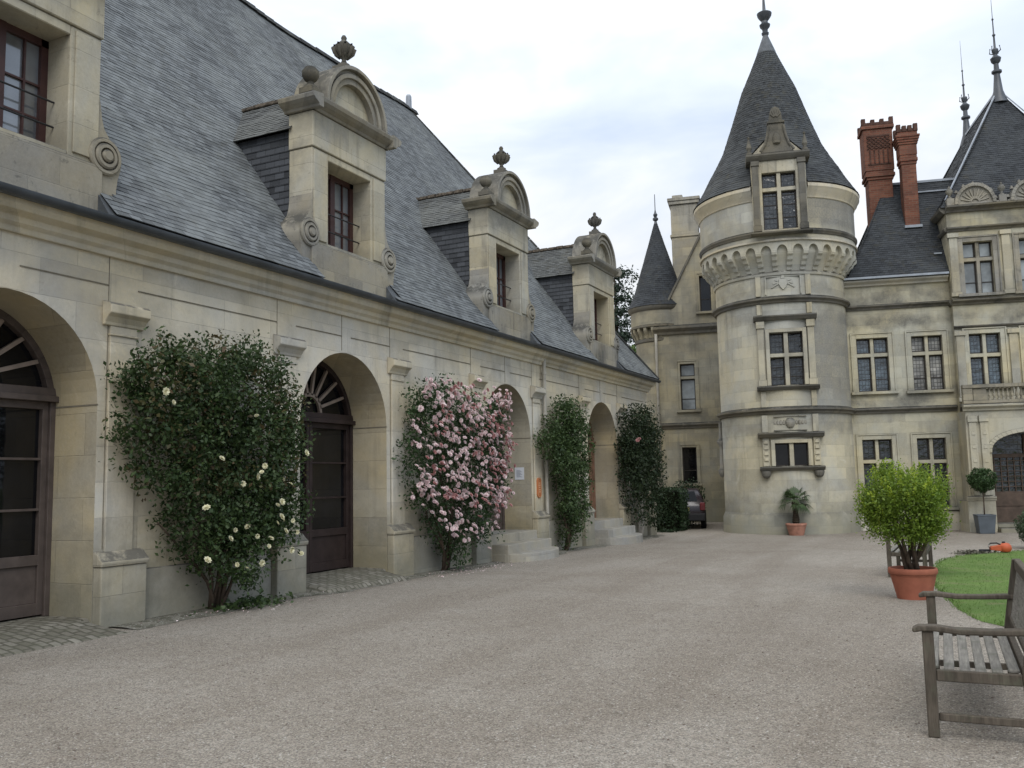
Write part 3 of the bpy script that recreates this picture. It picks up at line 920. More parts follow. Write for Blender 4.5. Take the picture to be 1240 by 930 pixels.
# thresholds of the raised doors and the stone steps
for i in (3, 4):
    c = ARC[i]; sb = MB(); g0 = gz(0, c)
    h = (SILL[i]-g0)/3
    sb.box(-RD-.1, .12, c-AR+.002, c+AR-.002, -.4, SILL[i])
    sb.box(-.05, .50, c-AR+.06, c+AR-.04, -.4, g0+2*h)
    poly = [(c-AR+.05, -.05), (c+AR+.02, -.05)]+[(c+.05+(AR+.0)*math.cos(a), .42+.52*math.sin(a)) for a in [PI*k/14 for k in range(15)]]
    sb.prism([(x, y) for y, x in poly], lambda a, b, t: (a, b, t), -.4, g0+h)
    sb.build('steps', m_step, wing, bevel=.018, seg=2)
# render patches between pilasters at the foot of the wall
rb = MB()
for i in range(len(PIL)-1):
    if not any(abs((PIL[i]+PIL[i+1])/2-c) < .3 for c in ARC):
        rb.box(-.01, .03, PIL[i]+.331, PIL[i+1]-.331, -.45, .62)
build_split(rb, 'rendered_dado', m_render, wing, bevel=.01)

# cobbled aprons and the stone edging strip
def cobble_mat():
    g = G('cobbles'); p = g.pos()
    br = g.n('ShaderNodeTexBrick'); g.l(p, br.inputs['Vector'])
    br.inputs['Scale'].default_value = 1; br.inputs['Brick Width'].default_value = .17; br.inputs['Row Height'].default_value = .11
    br.inputs['Mortar Size'].default_value = .016; br.inputs['Mortar Smooth'].default_value = .5
    br.inputs['Color1'].default_value = (.13, .12, .095, 1); br.inputs['Color2'].default_value = (.23, .215, .18, 1); br.inputs['Mortar'].default_value = (.085, .08, .06, 1)
    c = g.mix(g.ramp(g.noise(p, 5, 5), .4, .7, 0, .6), br.outputs['Color'], (.10, .10, .07))
    g.bump(g.math('ADD', g.math('MULTIPLY', br.outputs['Fac'], -1), g.noise(p, 14, 4)), .7, .02)
    return g.done(c, .85, .3)
m_cob = cobble_mat()
for i, (ya, yb, xe) in enumerate([(ARC[0]-1.4, ARC[0]+1.4, .8), (ARC[1]-1.45, ARC[1]+1.25, .72), (ARC[2]-1.2, ARC[2]+1.15, .55)]):
    mb = MB()
    nx_, ny_ = 14, 16
    for a in range(nx_+1):
        for b in range(ny_+1):
            x = -RD-.05+(xe+RD+.05)*a/nx_
            lo, hi = (ARC[i]-AR+.005, ARC[i]+AR-.005) if x < .02 else (ya, yb)
            y = lo+(hi-lo)*b/ny_
            z = max(gz(0, y)+.012, .12*(1-max(0, x+.1)/(xe+.1)))+rnd.uniform(-.006, .006)
            if a == nx_ or (x > .02 and b in (0, ny_)): z = gz(0, y)-.03
            mb.v.append((x+(rnd.uniform(-.05, .05) if a == nx_ else 0), y, z))
    for a in range(nx_):
        for b in range(ny_):
            q = a*(ny_+1)+b
            mb.f.append((q, q+1, q+ny_+2, q+ny_+1))
    struct(mb.build('cobbled_apron', m_cob, smooth=True))
def strip_mat():
    g = G('wall_foot_soil'); p = g.pos()
    a = g.mix(g.ramp(g.noise(p, 6, 6), .35, .65), (.075, .075, .055), (.19, .18, .15))
    a = g.mix(g.ramp(g.noise(p, 40, 3), .6, .66), a, (.42, .41, .38))
    g.bump(g.noise(p, 30, 5), .8, .02)
    return g.done(a, .95, .15)
mb = MB()
ny = 120
for b in range(ny+1):
    y = ARC[1]+1.3+(YB-ARC[1]-1.3)*b/ny
    w = .52+.10*math.sin(y*1.7)+.06*math.sin(y*5.1)+rnd.uniform(-.02, .02)
    for a, x in enumerate((-.02, w*.6, w)):
        mb.v.append((x, y, gz(0, y)+(.010, .022, .004)[a]))
for b in range(ny):
    for a in range(2):
        q = b*3+a; mb.f.append((q, q+1, q+4, q+3))
struct(mb.build('soil_strip', strip_mat(), smooth=True))

# things fixed to the wing
m_paper = plain('white_paper', (0.62, 0.64, 0.68), .7, .2, .05)
m_ink = plain('grey_print', (0.22, 0.24, 0.30), .8, .1, .1)
no_ = thing('paper_notice', 'small white printed paper notice fixed inside the third arched doorway beside the pink rose', 'notice', (-.31, ARC[3]+AR-.004, 1.62))
MB().box(-.12, .12, -.006, 0, 0, .29).build('sheet', m_paper, no_)
ik = MB()
for k in range(9): ik.box(-.075, .075-.03*((k*7) % 3), -.008, -.0065, .06+.02*k, .068+.02*k)
ik.build('print', m_ink, no_)
m_orange = plain('orange_enamel', (0.46, 0.15, 0.05), .5, .5, .1)
m_cream = plain('pale_orange_print', (0.70, 0.42, 0.25), .5, .4, .1)
sg = thing('enamel_sign', 'upright rounded orange sign hanging on the pilaster right of the third doorway', 'sign', (.075, PIL[7]-.02, 1.15))
def rrect(w, h, r, n=6):
    pts = []
    for cx, cz, a0 in ((w-r, h-r, 0), (-w+r, h-r, 90), (-w+r, -h+r, 180), (w-r, -h+r, 270)):
        for k in range(n+1):
            a = R(a0+90*k/n); pts.append((cx+r*math.cos(a), cz+r*math.sin(a)))
    return pts
MB().prism([(a, b+.27) for a, b in rrect(.11, .235, .085)], lambda a, b, t: (t, a, b), -.045, -.01).build('panel', m_orange, sg)
s2 = MB()
ro, ri = rrect(.098, .222, .075), rrect(.088, .212, .068)
for k in range(len(ro)):
    j = (k+1) % len(ro)
    s2.quad((-.007, ro[k][0], ro[k][1]+.27), (-.007, ro[j][0], ro[j][1]+.27), (-.007, ri[j][0], ri[j][1]+.27), (-.007, ri[k][0], ri[k][1]+.27))
for z, w in ((.38, .045), (.33, .06), (.28, .04), (.22, .055), (.17, .045)): s2.box(-.0095, -.007, -w, w, z-.012, z+.012)
s2.build('lettering', m_cream, sg)
# ------------------------------------------------------------------ foliage helpers
def leaves(name, cen, size, mat, parent=None, up=0.3, nrm=None, aspect=0.55, szvar=.35):
    n = len(cen)
    d = rng.normal(size=(n, 3)); d[:, 2] += up
    if nrm is not None: d += nrm
    d /= np.linalg.norm(d, axis=1)[:, None]
    a = rng.normal(size=(n, 3)); a -= (a*d).sum(1)[:, None]*d; a /= np.linalg.norm(a, axis=1)[:, None]
    b = np.cross(d, a)
    s = (size*(1+szvar*rng.normal(size=n)).clip(.4, 2))[:, None]
    base = cen-a*s*.5; tip = cen+a*s*.5
    l = cen+b*s*aspect*.5+d*s*.10; r = cen-b*s*aspect*.5+d*s*.10
    vv = np.stack([base, l, tip, r], 1).reshape(-1, 3)
    ff = np.arange(4*n).reshape(-1, 4)
    return np_mesh(name, vv, ff, mat, parent)

m_bark = plain('rose_wood', (0.075, 0.055, 0.04), .9, .2, .35, 12, bump=.5)
m_bark_l = plain('pale_old_wood', (0.27, 0.25, 0.215), .9, .2, .3, 10, bump=.5)
def blob_points(poly, n, xf, clumps=260, sig=.13, seed=0, hole=None):
    """points through a wall-hugging mass whose outline is a polygon in (y,z); xf(y,z) is its depth"""
    ysv = [p[0] for p in poly]; zsv = [p[1] for p in poly]
    C_ = []
    while len(C_) < clumps:
        y = rnd.uniform(min(ysv), max(ysv)); z = rnd.uniform(min(zsv), max(zsv))
        if not in_poly(y, z, poly): continue
        if hole and hole(y, z): continue
        t = rnd.random()**.55
        C_.append((.08+t*xf(y, z), y, z, rnd.uniform(.7, 1.4)))
    C_ = np.array(C_)
    k = rng.integers(0, clumps, n)
    p = C_[k, :3]+np.clip(rng.normal(size=(n, 3)), -1.7, 1.7)*sig*C_[k, 3][:, None]
    p[:, 0] = np.abs(p[:, 0]-.04)+.04
    p[:, 2] = np.maximum(p[:, 2], gz(0, 9)*0-.1)
    return p, C_
def stems(parent, base, tops, mat, r0=.03, name='stem'):
    for (ty, tz, tx) in tops:
        mb = MB()
        b = Vector((base[0]+rnd.uniform(-.04, .04), base[1]+rnd.uniform(-.1, .1), base[2]-.03))
        t = Vector((tx, ty, tz))
        pts = []
        for k in range(7):
            q = k/6
            p = b.lerp(t, q)
            p.y += (ty-base[1])*(-.18*math.sin(PI*q)); p.x += .06*math.sin(PI*q*2)+rnd.uniform(-.015, .015)
            pts.append(p)
        mb.tube(pts, [r0*(1-.7*k/6) for k in range(7)], 6)
        mb.build(name, mat, parent, smooth=True)
def bloom_mesh(r):
    mb = MB()
    for ring, (cnt, rr, tilt) in enumerate(((8, r, .15), (7, r*.9, .55), (6, r*.7, .9), (4, r*.45, 1.3))):
        for k in range(cnt):
            a = 2*PI*k/cnt+ring*.5
            d = Vector((math.cos(a), math.sin(a), 0)); t = Vector((-d.y, d.x, 0))
            p0 = Vector((0, 0, 0)); p1 = d*rr*.6*math.cos(tilt)+Vector((0, 0, rr*.6*math.sin(tilt)))
            p2 = d*rr*math.cos(tilt*.8)+Vector((0, 0, rr*math.sin(tilt*.8)))
            w = rr*.42
            mb.quad(p0, p1-t*w, p2, p1+t*w)
    return mb

# ---- rose with white blooms between the first two doorways
m_leaf1 = leafmat('rose_leaf_dark', (0.026, 0.052, 0.016), (0.065, 0.10, 0.032))
m_leaf1t = leafmat('rose_leaf_young', (0.07, 0.085, 0.03), (0.12, 0.075, 0.04))
m_white = leafmat('white_petal', (0.74, 0.70, 0.44), (0.84, 0.81, 0.62), .6, .2)
m_pink = leafmat('pink_petal', (0.70, 0.48, 0.49), (0.88, 0.80, 0.77), .6, .2)
m_pinkd = leafmat('faded_pink_petal', (0.42, 0.17, 0.17), (0.55, 0.33, 0.30), .6, .2)
def rose(label, poly, base, nleaf, tops, leafm, size=.075, depth=.62, clumps=260, sig=.12, group=None, hole=None, stemm=None, stem_r=.03, xdepth=None, shrink=.90):
    cy0 = sum(p[0] for p in poly)/len(poly)
    poly = [(cy0+.06+(y-cy0)*shrink, z*.975) for y, z in poly]
    t = thing('climbing_rose', label, 'climbing plant', (0, base[1], base[2]), 0, group)
    ys = [p[0] for p in poly]; cy = sum(ys)/len(ys); hw = (max(ys)-min(ys))/2
    def xf(y, z):
        q = max(0, 1-((y-cy)/hw)**2)
        return xdepth(y, z) if xdepth else depth*(.35+.65*math.sqrt(q))
    p, C_ = blob_points(poly, nleaf, xf, clumps, sig, hole=hole)
    off = np.array([0, base[1], base[2]])
    leaves('foliage', p-off, size, leafm, t, up=.35, nrm=np.array([.5, 0, 0]))
    # solid-looking darkness comes from inner leaves close to the wall
    stems(t, (base[0], 0, 0), [(ty-base[1], tz-base[2], tx) for ty, tz, tx in tops], stemm or m_bark, stem_r)
    return t, C_, off
poly1 = [(9.05, .40), (8.85, .48), (8.55, .70), (8.2, 1.0), (8.05, 1.5), (7.60, 1.75), (7.62, 1.95), (7.30, 2.2), (7.26, 2.45), (7.45, 2.6), (7.34, 2.95), (7.55, 3.15), (7.55, 3.4), (8.0, 3.46), (8.6, 3.58),
         (9.2, 3.55), (9.7, 3.57), (10.1, 3.32), (10.35, 3.1), (10.62, 2.85), (10.66, 2.3), (10.35, 2.0), (10.3, 1.75), (10.62, 1.62), (10.7, 1.35), (10.35, 1.15), (10.2, .80), (9.75, .7), (9.5, .45), (9.25, .35)]
t1, C1, off1 = rose('large dark green climbing rose with scattered white blooms, between the two nearest doorways', poly1, (.22, 9.15, 0.0), 32000,
    [(8.3, 2.2, .35), (8.7, 2.8, .4), (9.2, 3.0, .4), (9.7, 2.6, .4), (10.1, 1.8, .35), (8.1, 1.2, .3), (10.0, 1.0, .35), (9.4, 1.6, .5)], m_leaf1, .055, .70, 380, .105)
p, _ = blob_points([(9.05+(q[0]-9.05)*.88, q[1]*.97) for q in poly1 if q[1] > 1.4], 2600, lambda y, z: .62, 160, .09)
leaves('young_shoots', p-off1+np.array([.06, 0, .03]), .06, m_leaf1t, t1, up=.6)
def blooms(parent, spots, r, mat, off, label=None, cap=100):
    me = None; big = []
    protos = [bloom_mesh(r*k) for k in (.8, 1.0, 1.2)]
    obs = []
    for i, (x, y, z) in enumerate(spots[:cap]):
        if i < 3:
            o = protos[i].build('bloom', mat, parent, recalc=False)
            obs.append(o)
        else:
            o = obs[i % 3].copy(); COL.objects.link(o); o.parent = parent
        o.location = (x-off[0], y-off[1], z-off[2])
        o.rotation_euler = (rnd.uniform(-.7, .7), rnd.uniform(.5, 1.7), rnd.uniform(-.8, .8))
    if len(spots) > cap:
        mb = MB()
        for x, y, z in spots[cap:]:
            b = bloom_mesh(r*rnd.uniform(.6, 1.1))
            rot = Matrix.Rotation(rnd.uniform(-.8, .8), 3, 'Z') @ Matrix.Rotation(rnd.uniform(.4, 1.8), 3, 'Y') @ Matrix.Rotation(rnd.uniform(0, 6), 3, 'Z')
            mb.add([rot @ Vector(v)+Vector((x-off[0], y-off[1], z-off[2])) for v in b.v], b.f)
        o = mb.build('small_blooms', mat, parent, recalc=False)
        o['kind'] = 'stuff'
sp = []
for y, z in [(9.22, 2.52), (9.3, 1.86), (9.33, 1.72), (9.24, 1.78), (9.02, 1.63), (8.35, 1.35), (9.9, 1.62), (9.83, 1.68), (9.75, 1.38), (9.72, 1.34), (9.68, 1.15), (9.78, 1.18), (9.86, 1.12), (9.6, 1.1), (9.84, .98), (8.9, 1.05), (9.1, 1.08),
             (8.4, .72), (8.85, .62), (9.05, .55), (9.35, .6), (9.5, .8), (9.62, .9), (7.72, 2.72), (7.8, 2.6), (8.6, 1.95), (10.3, 2.05), (10.1, .95), (10.2, .65), (9.95, .72), (9.25, .95), (8.75, .95)]:
    sp.append((.86+rnd.uniform(-.08, .05), y+rnd.uniform(-.04, .04), z))
blooms(t1, sp, .046, m_white, off1)

# ---- pink rose between the second and third doorways
poly2 = [(15.0, .05), (14.75, .5), (14.35, .65), (13.95, .75), (13.75, 1.3), (13.45, 1.6), (13.38, 2.3), (13.35, 2.9), (13.55, 3.3), (14.0, 3.5), (14.6, 3.5), (15.3, 3.40), (15.8, 3.45), (16.5, 3.35), (17.1, 3.55), (17.45, 3.35), (17.75, 2.95),
         (17.6, 2.5), (17.3, 2.25), (17.75, 2.0), (17.7, 1.6), (17.3, 1.2), (16.7, .9), (16.9, .55), (16.3, .45), (15.8, .55), (15.5, .3), (15.25, .05)]
poly2 = [(15.2+(y-15.3)*.90, z) for y, z in poly2]
m_leaf2 = leafmat('rose_leaf_green', (0.028, 0.06, 0.02), (0.065, 0.11, 0.04))
t2, C2, off2 = rose('pink climbing rose covered in blossom, left of the third doorway', poly2, (.22, 15.1, gz(0, 15.1)), 20000,
    [(14.0, 2.0, .3), (14.5, 2.7, .4), (15.2, 2.9, .4), (16.0, 2.6, .4), (16.8, 2.4, .35), (14.3, 1.1, .3), (16.2, 1.2, .35)], m_leaf2, .055, .55, 320, .11)
sp = []
while len(sp) < 1000:
    y = rnd.uniform(13.6, 17.1); z = rnd.uniform(.45, 3.55)
    if not in_poly(y, z, poly2): continue
    if z < 1.2 and rnd.random() < .5: continue
    if y < 13.8 and z > 2.8: continue
    q = max(0, 1-((y-15.4)/2.0)**2)
    x0 = .10+.62*(.35+.65*math.sqrt(q))
    for j in range(rnd.choice((1, 2, 3, 4, 6))):
        sp.append((x0+rnd.uniform(-.06, .18), y+rnd.gauss(0, .10), z+rnd.gauss(0, .08)))
sp = sp[:1000]
blooms(t2, sp[:820], .054, m_pink, off2)
sp = sp[330:]
faded = MB()
for x, y, z in sp[470:]:
    b = bloom_mesh(.05)
    rot = Matrix.Rotation(rnd.uniform(.4, 1.8), 3, 'Y') @ Matrix.Rotation(rnd.uniform(0, 6), 3, 'Z')
    faded.add([rot @ Vector(v)+Vector((x+.1, y-off2[1], z-off2[2])) for v in b.v], b.f)
fo = faded.build('faded_blooms', m_pinkd, t2, recalc=False); fo['kind'] = 'stuff'

# ---- slimmer climbers further along
poly3 = [(20.75, .0), (20.5, .5), (20.25, 1.0), (20.1, 1.6), (19.75, 1.9), (19.35, 2.2), (19.2, 2.55), (19.3, 2.95), (19.6, 3.15), (20.05, 3.1), (20.15, 3.45), (20.7, 3.62), (21.3, 3.5), (21.8, 3.3), (22.3, 3.0), (22.45, 2.5), (22.2, 1.9), (22.05, 1.4), (21.7, 1.1),
         (22.05, .75), (21.9, .5), (21.3, .3), (21.1, -.02)]
poly3 = [(20.9+(y-20.9)*.86, z) for y, z in poly3]
m_leaf3 = leafmat('climber_leaf', (0.035, 0.065, 0.02), (0.085, 0.13, 0.045))
t3, C3, off3 = rose('mid green climber with bare lower stems, behind the downpipe between third and fourth doorways', poly3, (.25, 20.95, gz(0, 20.9)), 18000,
    [(20.3, 1.6, .3), (20.7, 2.2, .4), (21.2, 2.0, .4), (21.7, 1.6, .3), (20.9, 1.2, .45), (21.4, .9, .4)], m_leaf3, .062, .55, 240, .11)
poly4 = [(25.3, .9), (25.1, 1.6), (24.95, 2.4), (25.05, 3.1), (25.4, 3.6), (26.0, 3.8), (26.5, 3.95), (27.2, 3.85), (27.9, 3.5), (28.4, 3.0), (28.45, 2.2), (28.2, 1.4), (28.3, .8), (28.0, .3), (27.2, .2), (26.5, .25), (25.9, .3)]
m_leaf4 = leafmat('dark_climber_leaf', (0.018, 0.032, 0.014), (0.04, 0.06, 0.025))
def hole4(y, z): return z < 1.25 and rnd.random() < .55
t4, C4, off4 = rose('very dark tall climber with pale bare trunks, at the far end of the wing', poly4, (.25, 26.6, gz(0, 26.6)), 16000,
    [(25.7, 1.5, .3), (26.1, 1.8, .35), (26.6, 1.7, .4), (27.1, 1.6, .4), (27.6, 1.4, .35), (28.0, 1.5, .3)], m_leaf4, .075, .55, 220, .13, hole=hole4, stemm=m_bark_l, stem_r=.05)
blooms(t4, [(.7, 25.6, 2.75), (.68, 25.5, 2.7)], .07, m_pinkd, off4)

n = 260
pe = np.stack([.35+.75*rng.random(n)**1.3, np.where(rng.random(n) < .72, rng.normal(15.4, 1.0, n), rng.normal(9.4, .7, n)), np.zeros(n)], -1)
pe[:, 2] = [gz(0, y)+.028 for y in pe[:, 1]]
struct(leaves('fallen_petals', pe, .035, m_pink, None, up=4), 'stuff')
# low weeds at the foot of the white rose
wd = thing('weed_clump', 'low tuft of weeds growing at the foot of the white rose', 'weeds', (.45, 9.5, 0))
p = rng.normal(size=(500, 3))*np.array([.16, .32, .05]); p[:, 2] = np.abs(p[:, 2])+.01
leaves('foliage', p, .06, m_leaf3, wd, up=.8)

# ------------------------------------------------------------------ chateau front, pavilion and porch
m_brick = None
def brick_mat():
    g = G('chimney_brick'); p = g.pos()
    d = g.n('ShaderNodeVectorMath', operation='DOT_PRODUCT'); g.l(p, d.inputs[0]); d.inputs[1].default_value = UCH
    sp = g.n('ShaderNodeSeparateXYZ'); g.l(p, sp.inputs[0])
    br = g.n('ShaderNodeTexBrick'); g.l(g.comb(d.outputs['Value'], sp.outputs[2]), br.inputs['Vector'])
    br.inputs['Scale'].default_value = 1; br.inputs['Brick Width'].default_value = .22; br.inputs['Row Height'].default_value = .075
    br.inputs['Mortar Size'].default_value = .008
    br.inputs['Color1'].default_value = (.135, .052, .036, 1); br.inputs['Color2'].default_value = (.21, .088, .058, 1); br.inputs['Mortar'].default_value = (.16, .11, .08, 1)
    c = g.mix(g.ramp(g.noise(p, 2.2, 6), .45, .7, 0, .65), br.outputs['Color'], (.09, .05, .04))
    g.bump(br.outputs['Fac'], -.4, .01)
    return g.done(c, .9, .15)
m_brick = brick_mat()
m_brickd = plain('sooty_brick', (.085, .05, .04), .95, .1, .35, 8)
def wall_grid(mb, s0, s1, z0, z1, ops, d, dep=.26, fn=None):
    """upright wall in the plane d, with real openings and reveals"""
    fn = fn or (lambda s, dd, z: (s, dd, z))
    ss = sorted({s0, s1, *[o[0] for o in ops], *[o[1] for o in ops]}); zs = sorted({z0, z1, *[o[2] for o in ops], *[o[3] for o in ops]})
    for a, b in zip(ss, ss[1:]):
        for p, q in zip(zs, zs[1:]):
            m_, n_ = (a+b)/2, (p+q)/2
            if any(o[0] < m_ < o[1] and o[2] < n_ < o[3] for o in ops): continue
            mb.quad(fn(a, d, p), fn(b, d, p), fn(b, d, q), fn(a, d, q))
    for a, b, p, q in ops:
        e = d+dep
        mb.quad(fn(a, d, p), fn(a, e, p), fn(a, e, q), fn(a, d, q)); mb.quad(fn(b, d, p), fn(b, d, q), fn(b, e, q), fn(b, e, p))
        mb.quad(fn(a, d, p), fn(b, d, p), fn(b, e, p), fn(a, e, p)); mb.quad(fn(a, d, q), fn(a, e, q), fn(b, e, q), fn(b, d, q))
def cross_window(parent, op, d, glass, trim, transom=None, dep=.26, mullion=True, surround=.14, sill=True, sash=None):
    a, b, p, q = op
    w = MB(); m_ = (a+b)/2
    if surround:
        for k, (o1, o2, pr) in enumerate(((0, surround, .03), (surround, surround+.05, .055))):
            w.box(a-o2, a-o1, d-pr, d+.02, p, q+o2); w.box(b+o1, b+o2, d-pr, d+.02, p, q+o2)
            w.box(a-o1, b+o1, d-pr, d+.02, q+o1, q+o2)
    if sill: w.box(a-surround-.1, b+surround+.1, d-.12, d+.05, p-.10, p-.002)
    if mullion: w.box(m_-.052, m_+.052, d+.05, d+dep-.02, p, q)
    if transom:
        for z in (transom if isinstance(transom, (list, tuple)) else [transom]): w.box(a, b, d+.053, d+dep-.023, z-.06, z+.06)
    wo = w.build('window', m_chat if trim is m_chatl else trim, parent, bevel=.008)
    sh = MB(); zz = [p]+([transom] if transom and not isinstance(transom, (list, tuple)) else list(transom or []))+[q]
    cols = [(a, m_-.052), (m_+.052, b)] if mullion else [(a, b)]
    x = d+dep-.07
    for ca, cb in cols:
        for i in range(len(zz)-1):
            z0 = zz[i]+(.06 if i else 0); z1 = zz[i+1]-(.06 if i+1 < len(zz)-1 else 0)
            t = .045
            sh.box(ca, ca+t, x, x+.04, z0, z1); sh.box(cb-t, cb, x, x+.04, z0, z1)
            sh.box(ca+t, cb-t, x, x+.04, z0, z0+t); sh.box(ca+t, cb-t, x, x+.04, z1-t, z1)
            if z1-z0 > 1.0: sh.box(ca+t, cb-t, x+.005, x+.03, z0+(z1-z0)*.36-.015, z0+(z1-z0)*.36+.015)
    sh.build('sash', sash or m_sashd, wo)
    MB().box(a-.03, b+.03, d+dep-.045, d+dep-.005, p-.03, q+.03).build('glass', glass, wo)
    return wo
def moulding(mb, s0, s1, d, z, h, proj, steps=3, ends=True):
    prof = [(0, z), (proj*.35, z), (proj*.45, z+h*.3), (proj*.85, z+h*.55), (proj, z+h*.65), (proj, z+h*.9), (proj*.8, z+h), (0, z+h*1.15)]
    mb.prism(prof, lambda a, b, t: (t, d-a, b), s0, s1)

ch = thing('chateau_front', 'pale stone chateau front with mullioned windows, brick chimneys and porch, right of the round tower', 'building', CH0, ANG)
GB = -.6
wl = MB()
OPS = [(-1.24, -.26, 4.27, 6.04), (.46, 1.40, 4.25, 6.03), (-1.24, -.33, .52, 2.69), (.43, 1.30, .48, 2.69)]
wall_grid(wl, -3.4, 1.75, GB, 7.9, OPS, 0)
wl.quad((-3.4, 0, GB), (-3.4, 8, GB), (-3.4, 8, 7.9), (-3.4, 0, 7.9))
OPR = [(7.9, 8.85, 4.27, 6.04), (9.7, 10.65, 4.27, 6.04), (7.9, 8.8, .52, 2.69), (9.7, 10.6, .52, 2.69)]
wall_grid(wl, 6.75, 12.4, GB, 7.9, OPR, 0)
wl.quad((12.4, 0, GB), (12.4, 8, GB), (12.4, 8, 7.9), (12.4, 0, 7.9))
wl.quad((-3.4, 8, GB), (12.4, 8, GB), (12.4, 8, 7.9), (-3.4, 8, 7.9))
wl.build('wall', m_chat, ch)
for op, gl in zip(OPS, (m_leadl, m_leadp, m_leadk, m_leadk)):
    cross_window(ch, op, 0, gl, m_chatl, op[2]+(1.21 if op[2] > 3 else 1.46), dep=.24)
for op in OPR: cross_window(ch, op, 0, m_leadk, m_chatl, op[2]+(1.21 if op[2] > 3 else 1.46), dep=.24)
tr = MB()
moulding(tr, -3.4, 1.69, 0, 3.54, .18, .16); moulding(tr, 6.8, 12.4, 0, 3.54, .18, .16)
moulding(tr, -3.4, 1.69, 0, 6.98, .16, .14); moulding(tr, 6.8, 12.4, 0, 6.98, .16, .14)
build_split(tr, 'string_course', m_weathd, ch, bevel=.006)
tr = MB()
moulding(tr, -3.4, 1.69, 0, 7.78, .2, .22); moulding(tr, 6.8, 12.4, 0, 7.78, .2, .22)
tr.box(-3.4, 1.69, -.05, .05, GB, .35); tr.box(6.8, 12.4, -.05, .05, GB, .35)
build_split(tr, 'eaves_cornice', m_cornice, ch, bevel=.006)
build_split(MB().box(-3.4, 1.69, -.30, -.19, 7.985, 8.05).box(6.8, 12.4, -.30, -.19, 7.985, 8.05), 'gutter', m_lead, ch)
# pavilion
pv = MB()
PS0, PS1, PD = 1.72, 6.76, -.30
bays = [2.585, 4.24, 5.895]
OP1 = [(c-.46, c+.46, 4.28, 5.97) for c in bays]; OP2 = [(c-.44, c+.44, 7.27, 8.97) for c in bays]
wall_grid(pv, PS0, PS1, GB, 10.0, OP1+OP2, PD)
for s in (PS0, PS1): pv.quad((s, PD, GB), (s, 8, GB), (s, 8, 10.0), (s, PD, 10.0))
pv.quad((PS0, 8, GB), (PS1, 8, GB), (PS1, 8, 10), (PS0, 8, 10))
pv.build('pavilion_wall', m_chat, ch)
for i, op in enumerate(OP1): cross_window(ch, op, PD, m_leadl, m_chatl, 5.28, dep=.24)
for i, op in enumerate(OP2): cross_window(ch, op, PD, m_curt, m_weath, 8.40, dep=.24)
tr = MB()
for z, h, p in ((3.50, .2, .16), (6.14, .10, .09), (6.92, .18, .17), (9.34, .14, .12), (9.96, .22, .26)): moulding(tr, PS0-.02, PS1+.02, PD, z, h, p)
for s in (PS0, PS1):
    sg_ = -1 if s == PS0 else 1
    for z, h, p in ((6.925, .18, .10), (9.345, .14, .10), (9.965, .22, .20)):
        prof = [(0, z), (p*.4, z), (p*.9, z+h*.5), (p, z+h*.9), (0, z+h*1.1)]
        tr.prism(prof, lambda a, b, t, s=s, g_=sg_: (s+g_*a, t, b), PD+.002, 2.5)
build_split(tr, 'cornice', m_weathd, ch, bevel=.006)
pp = MB()
for s in [PS0+.14]+[(bays[0]+bays[1])/2, (bays[1]+bays[2])/2, PS1-.14]:
    for za, zb in ((3.8, 6.12), (7.2, 9.33)):
        pp.box(s-.12, s+.12, PD-.06, PD+.01, za+.14, zb-.2)
        pp.box(s-.16, s+.16, PD-.09, PD+.01, za, za+.137); pp.box(s-.17, s+.17, PD-.10, PD+.01, zb-.197, zb-.05)
build_split(pp, 'pilaster', m_chatl, ch, bevel=.008)
# shell pediments along the pavilion's cornice
for c in bays:
    sh = MB(); zc = 10.19
    n_ = 18
    pts = [(-.60*math.cos(PI*k/n_), .66*math.sin(PI*k/n_)) for k in range(n_+1)]
    sh.prism(pts, lambda a, b, t: (c+a, t, zc+b), -.42, -.16)
    for k in range(n_):     # raised archivolt
        a0, a1 = PI*k/n_, PI*(k+1)/n_
        q = [(-.62*math.cos(a0), .68*math.sin(a0)), (-.62*math.cos(a1), .68*math.sin(a1)), (-.52*math.cos(a1), .57*math.sin(a1)), (-.52*math.cos(a0), .57*math.sin(a0))]
        sh.prism(q, lambda a, b, t: (c+a, t, zc+b), -.50, -.14)
    for k in range(1, 10):  # flutes of the shell
        a = PI*k/10
        sh.bar((c-.10*math.cos(a), -.44, zc+.05+.10*math.sin(a)), (c-.44*math.cos(a), -.43, zc+.02+.48*math.sin(a)), .05, .04, (0, 1, 0))
    sh.box(c-.70, c+.70, -.46, -.14, zc-.02, zc+.05)
    for k in range(7):      # crockets on the back of the arch
        a = PI*(k+.5)/7
        sh.frustum(c-.66*math.cos(a), -.30, zc+.66*math.sin(a), zc+.66*math.sin(a)+.11, .06, .06, .02, .02)
    sh.build('shell_pediment', m_weath, ch, bevel=.006)
for s in [PS0+.14, (bays[0]+bays[1])/2, (bays[1]+bays[2])/2, PS1-.14]:
    MB().box(s-.11, s+.11, -.44, -.22, 10.17, 10.42).lathe(urn_profile(.62, 10.42), s, -.33, 12).build('candelabrum', m_weath, ch, auto=40)
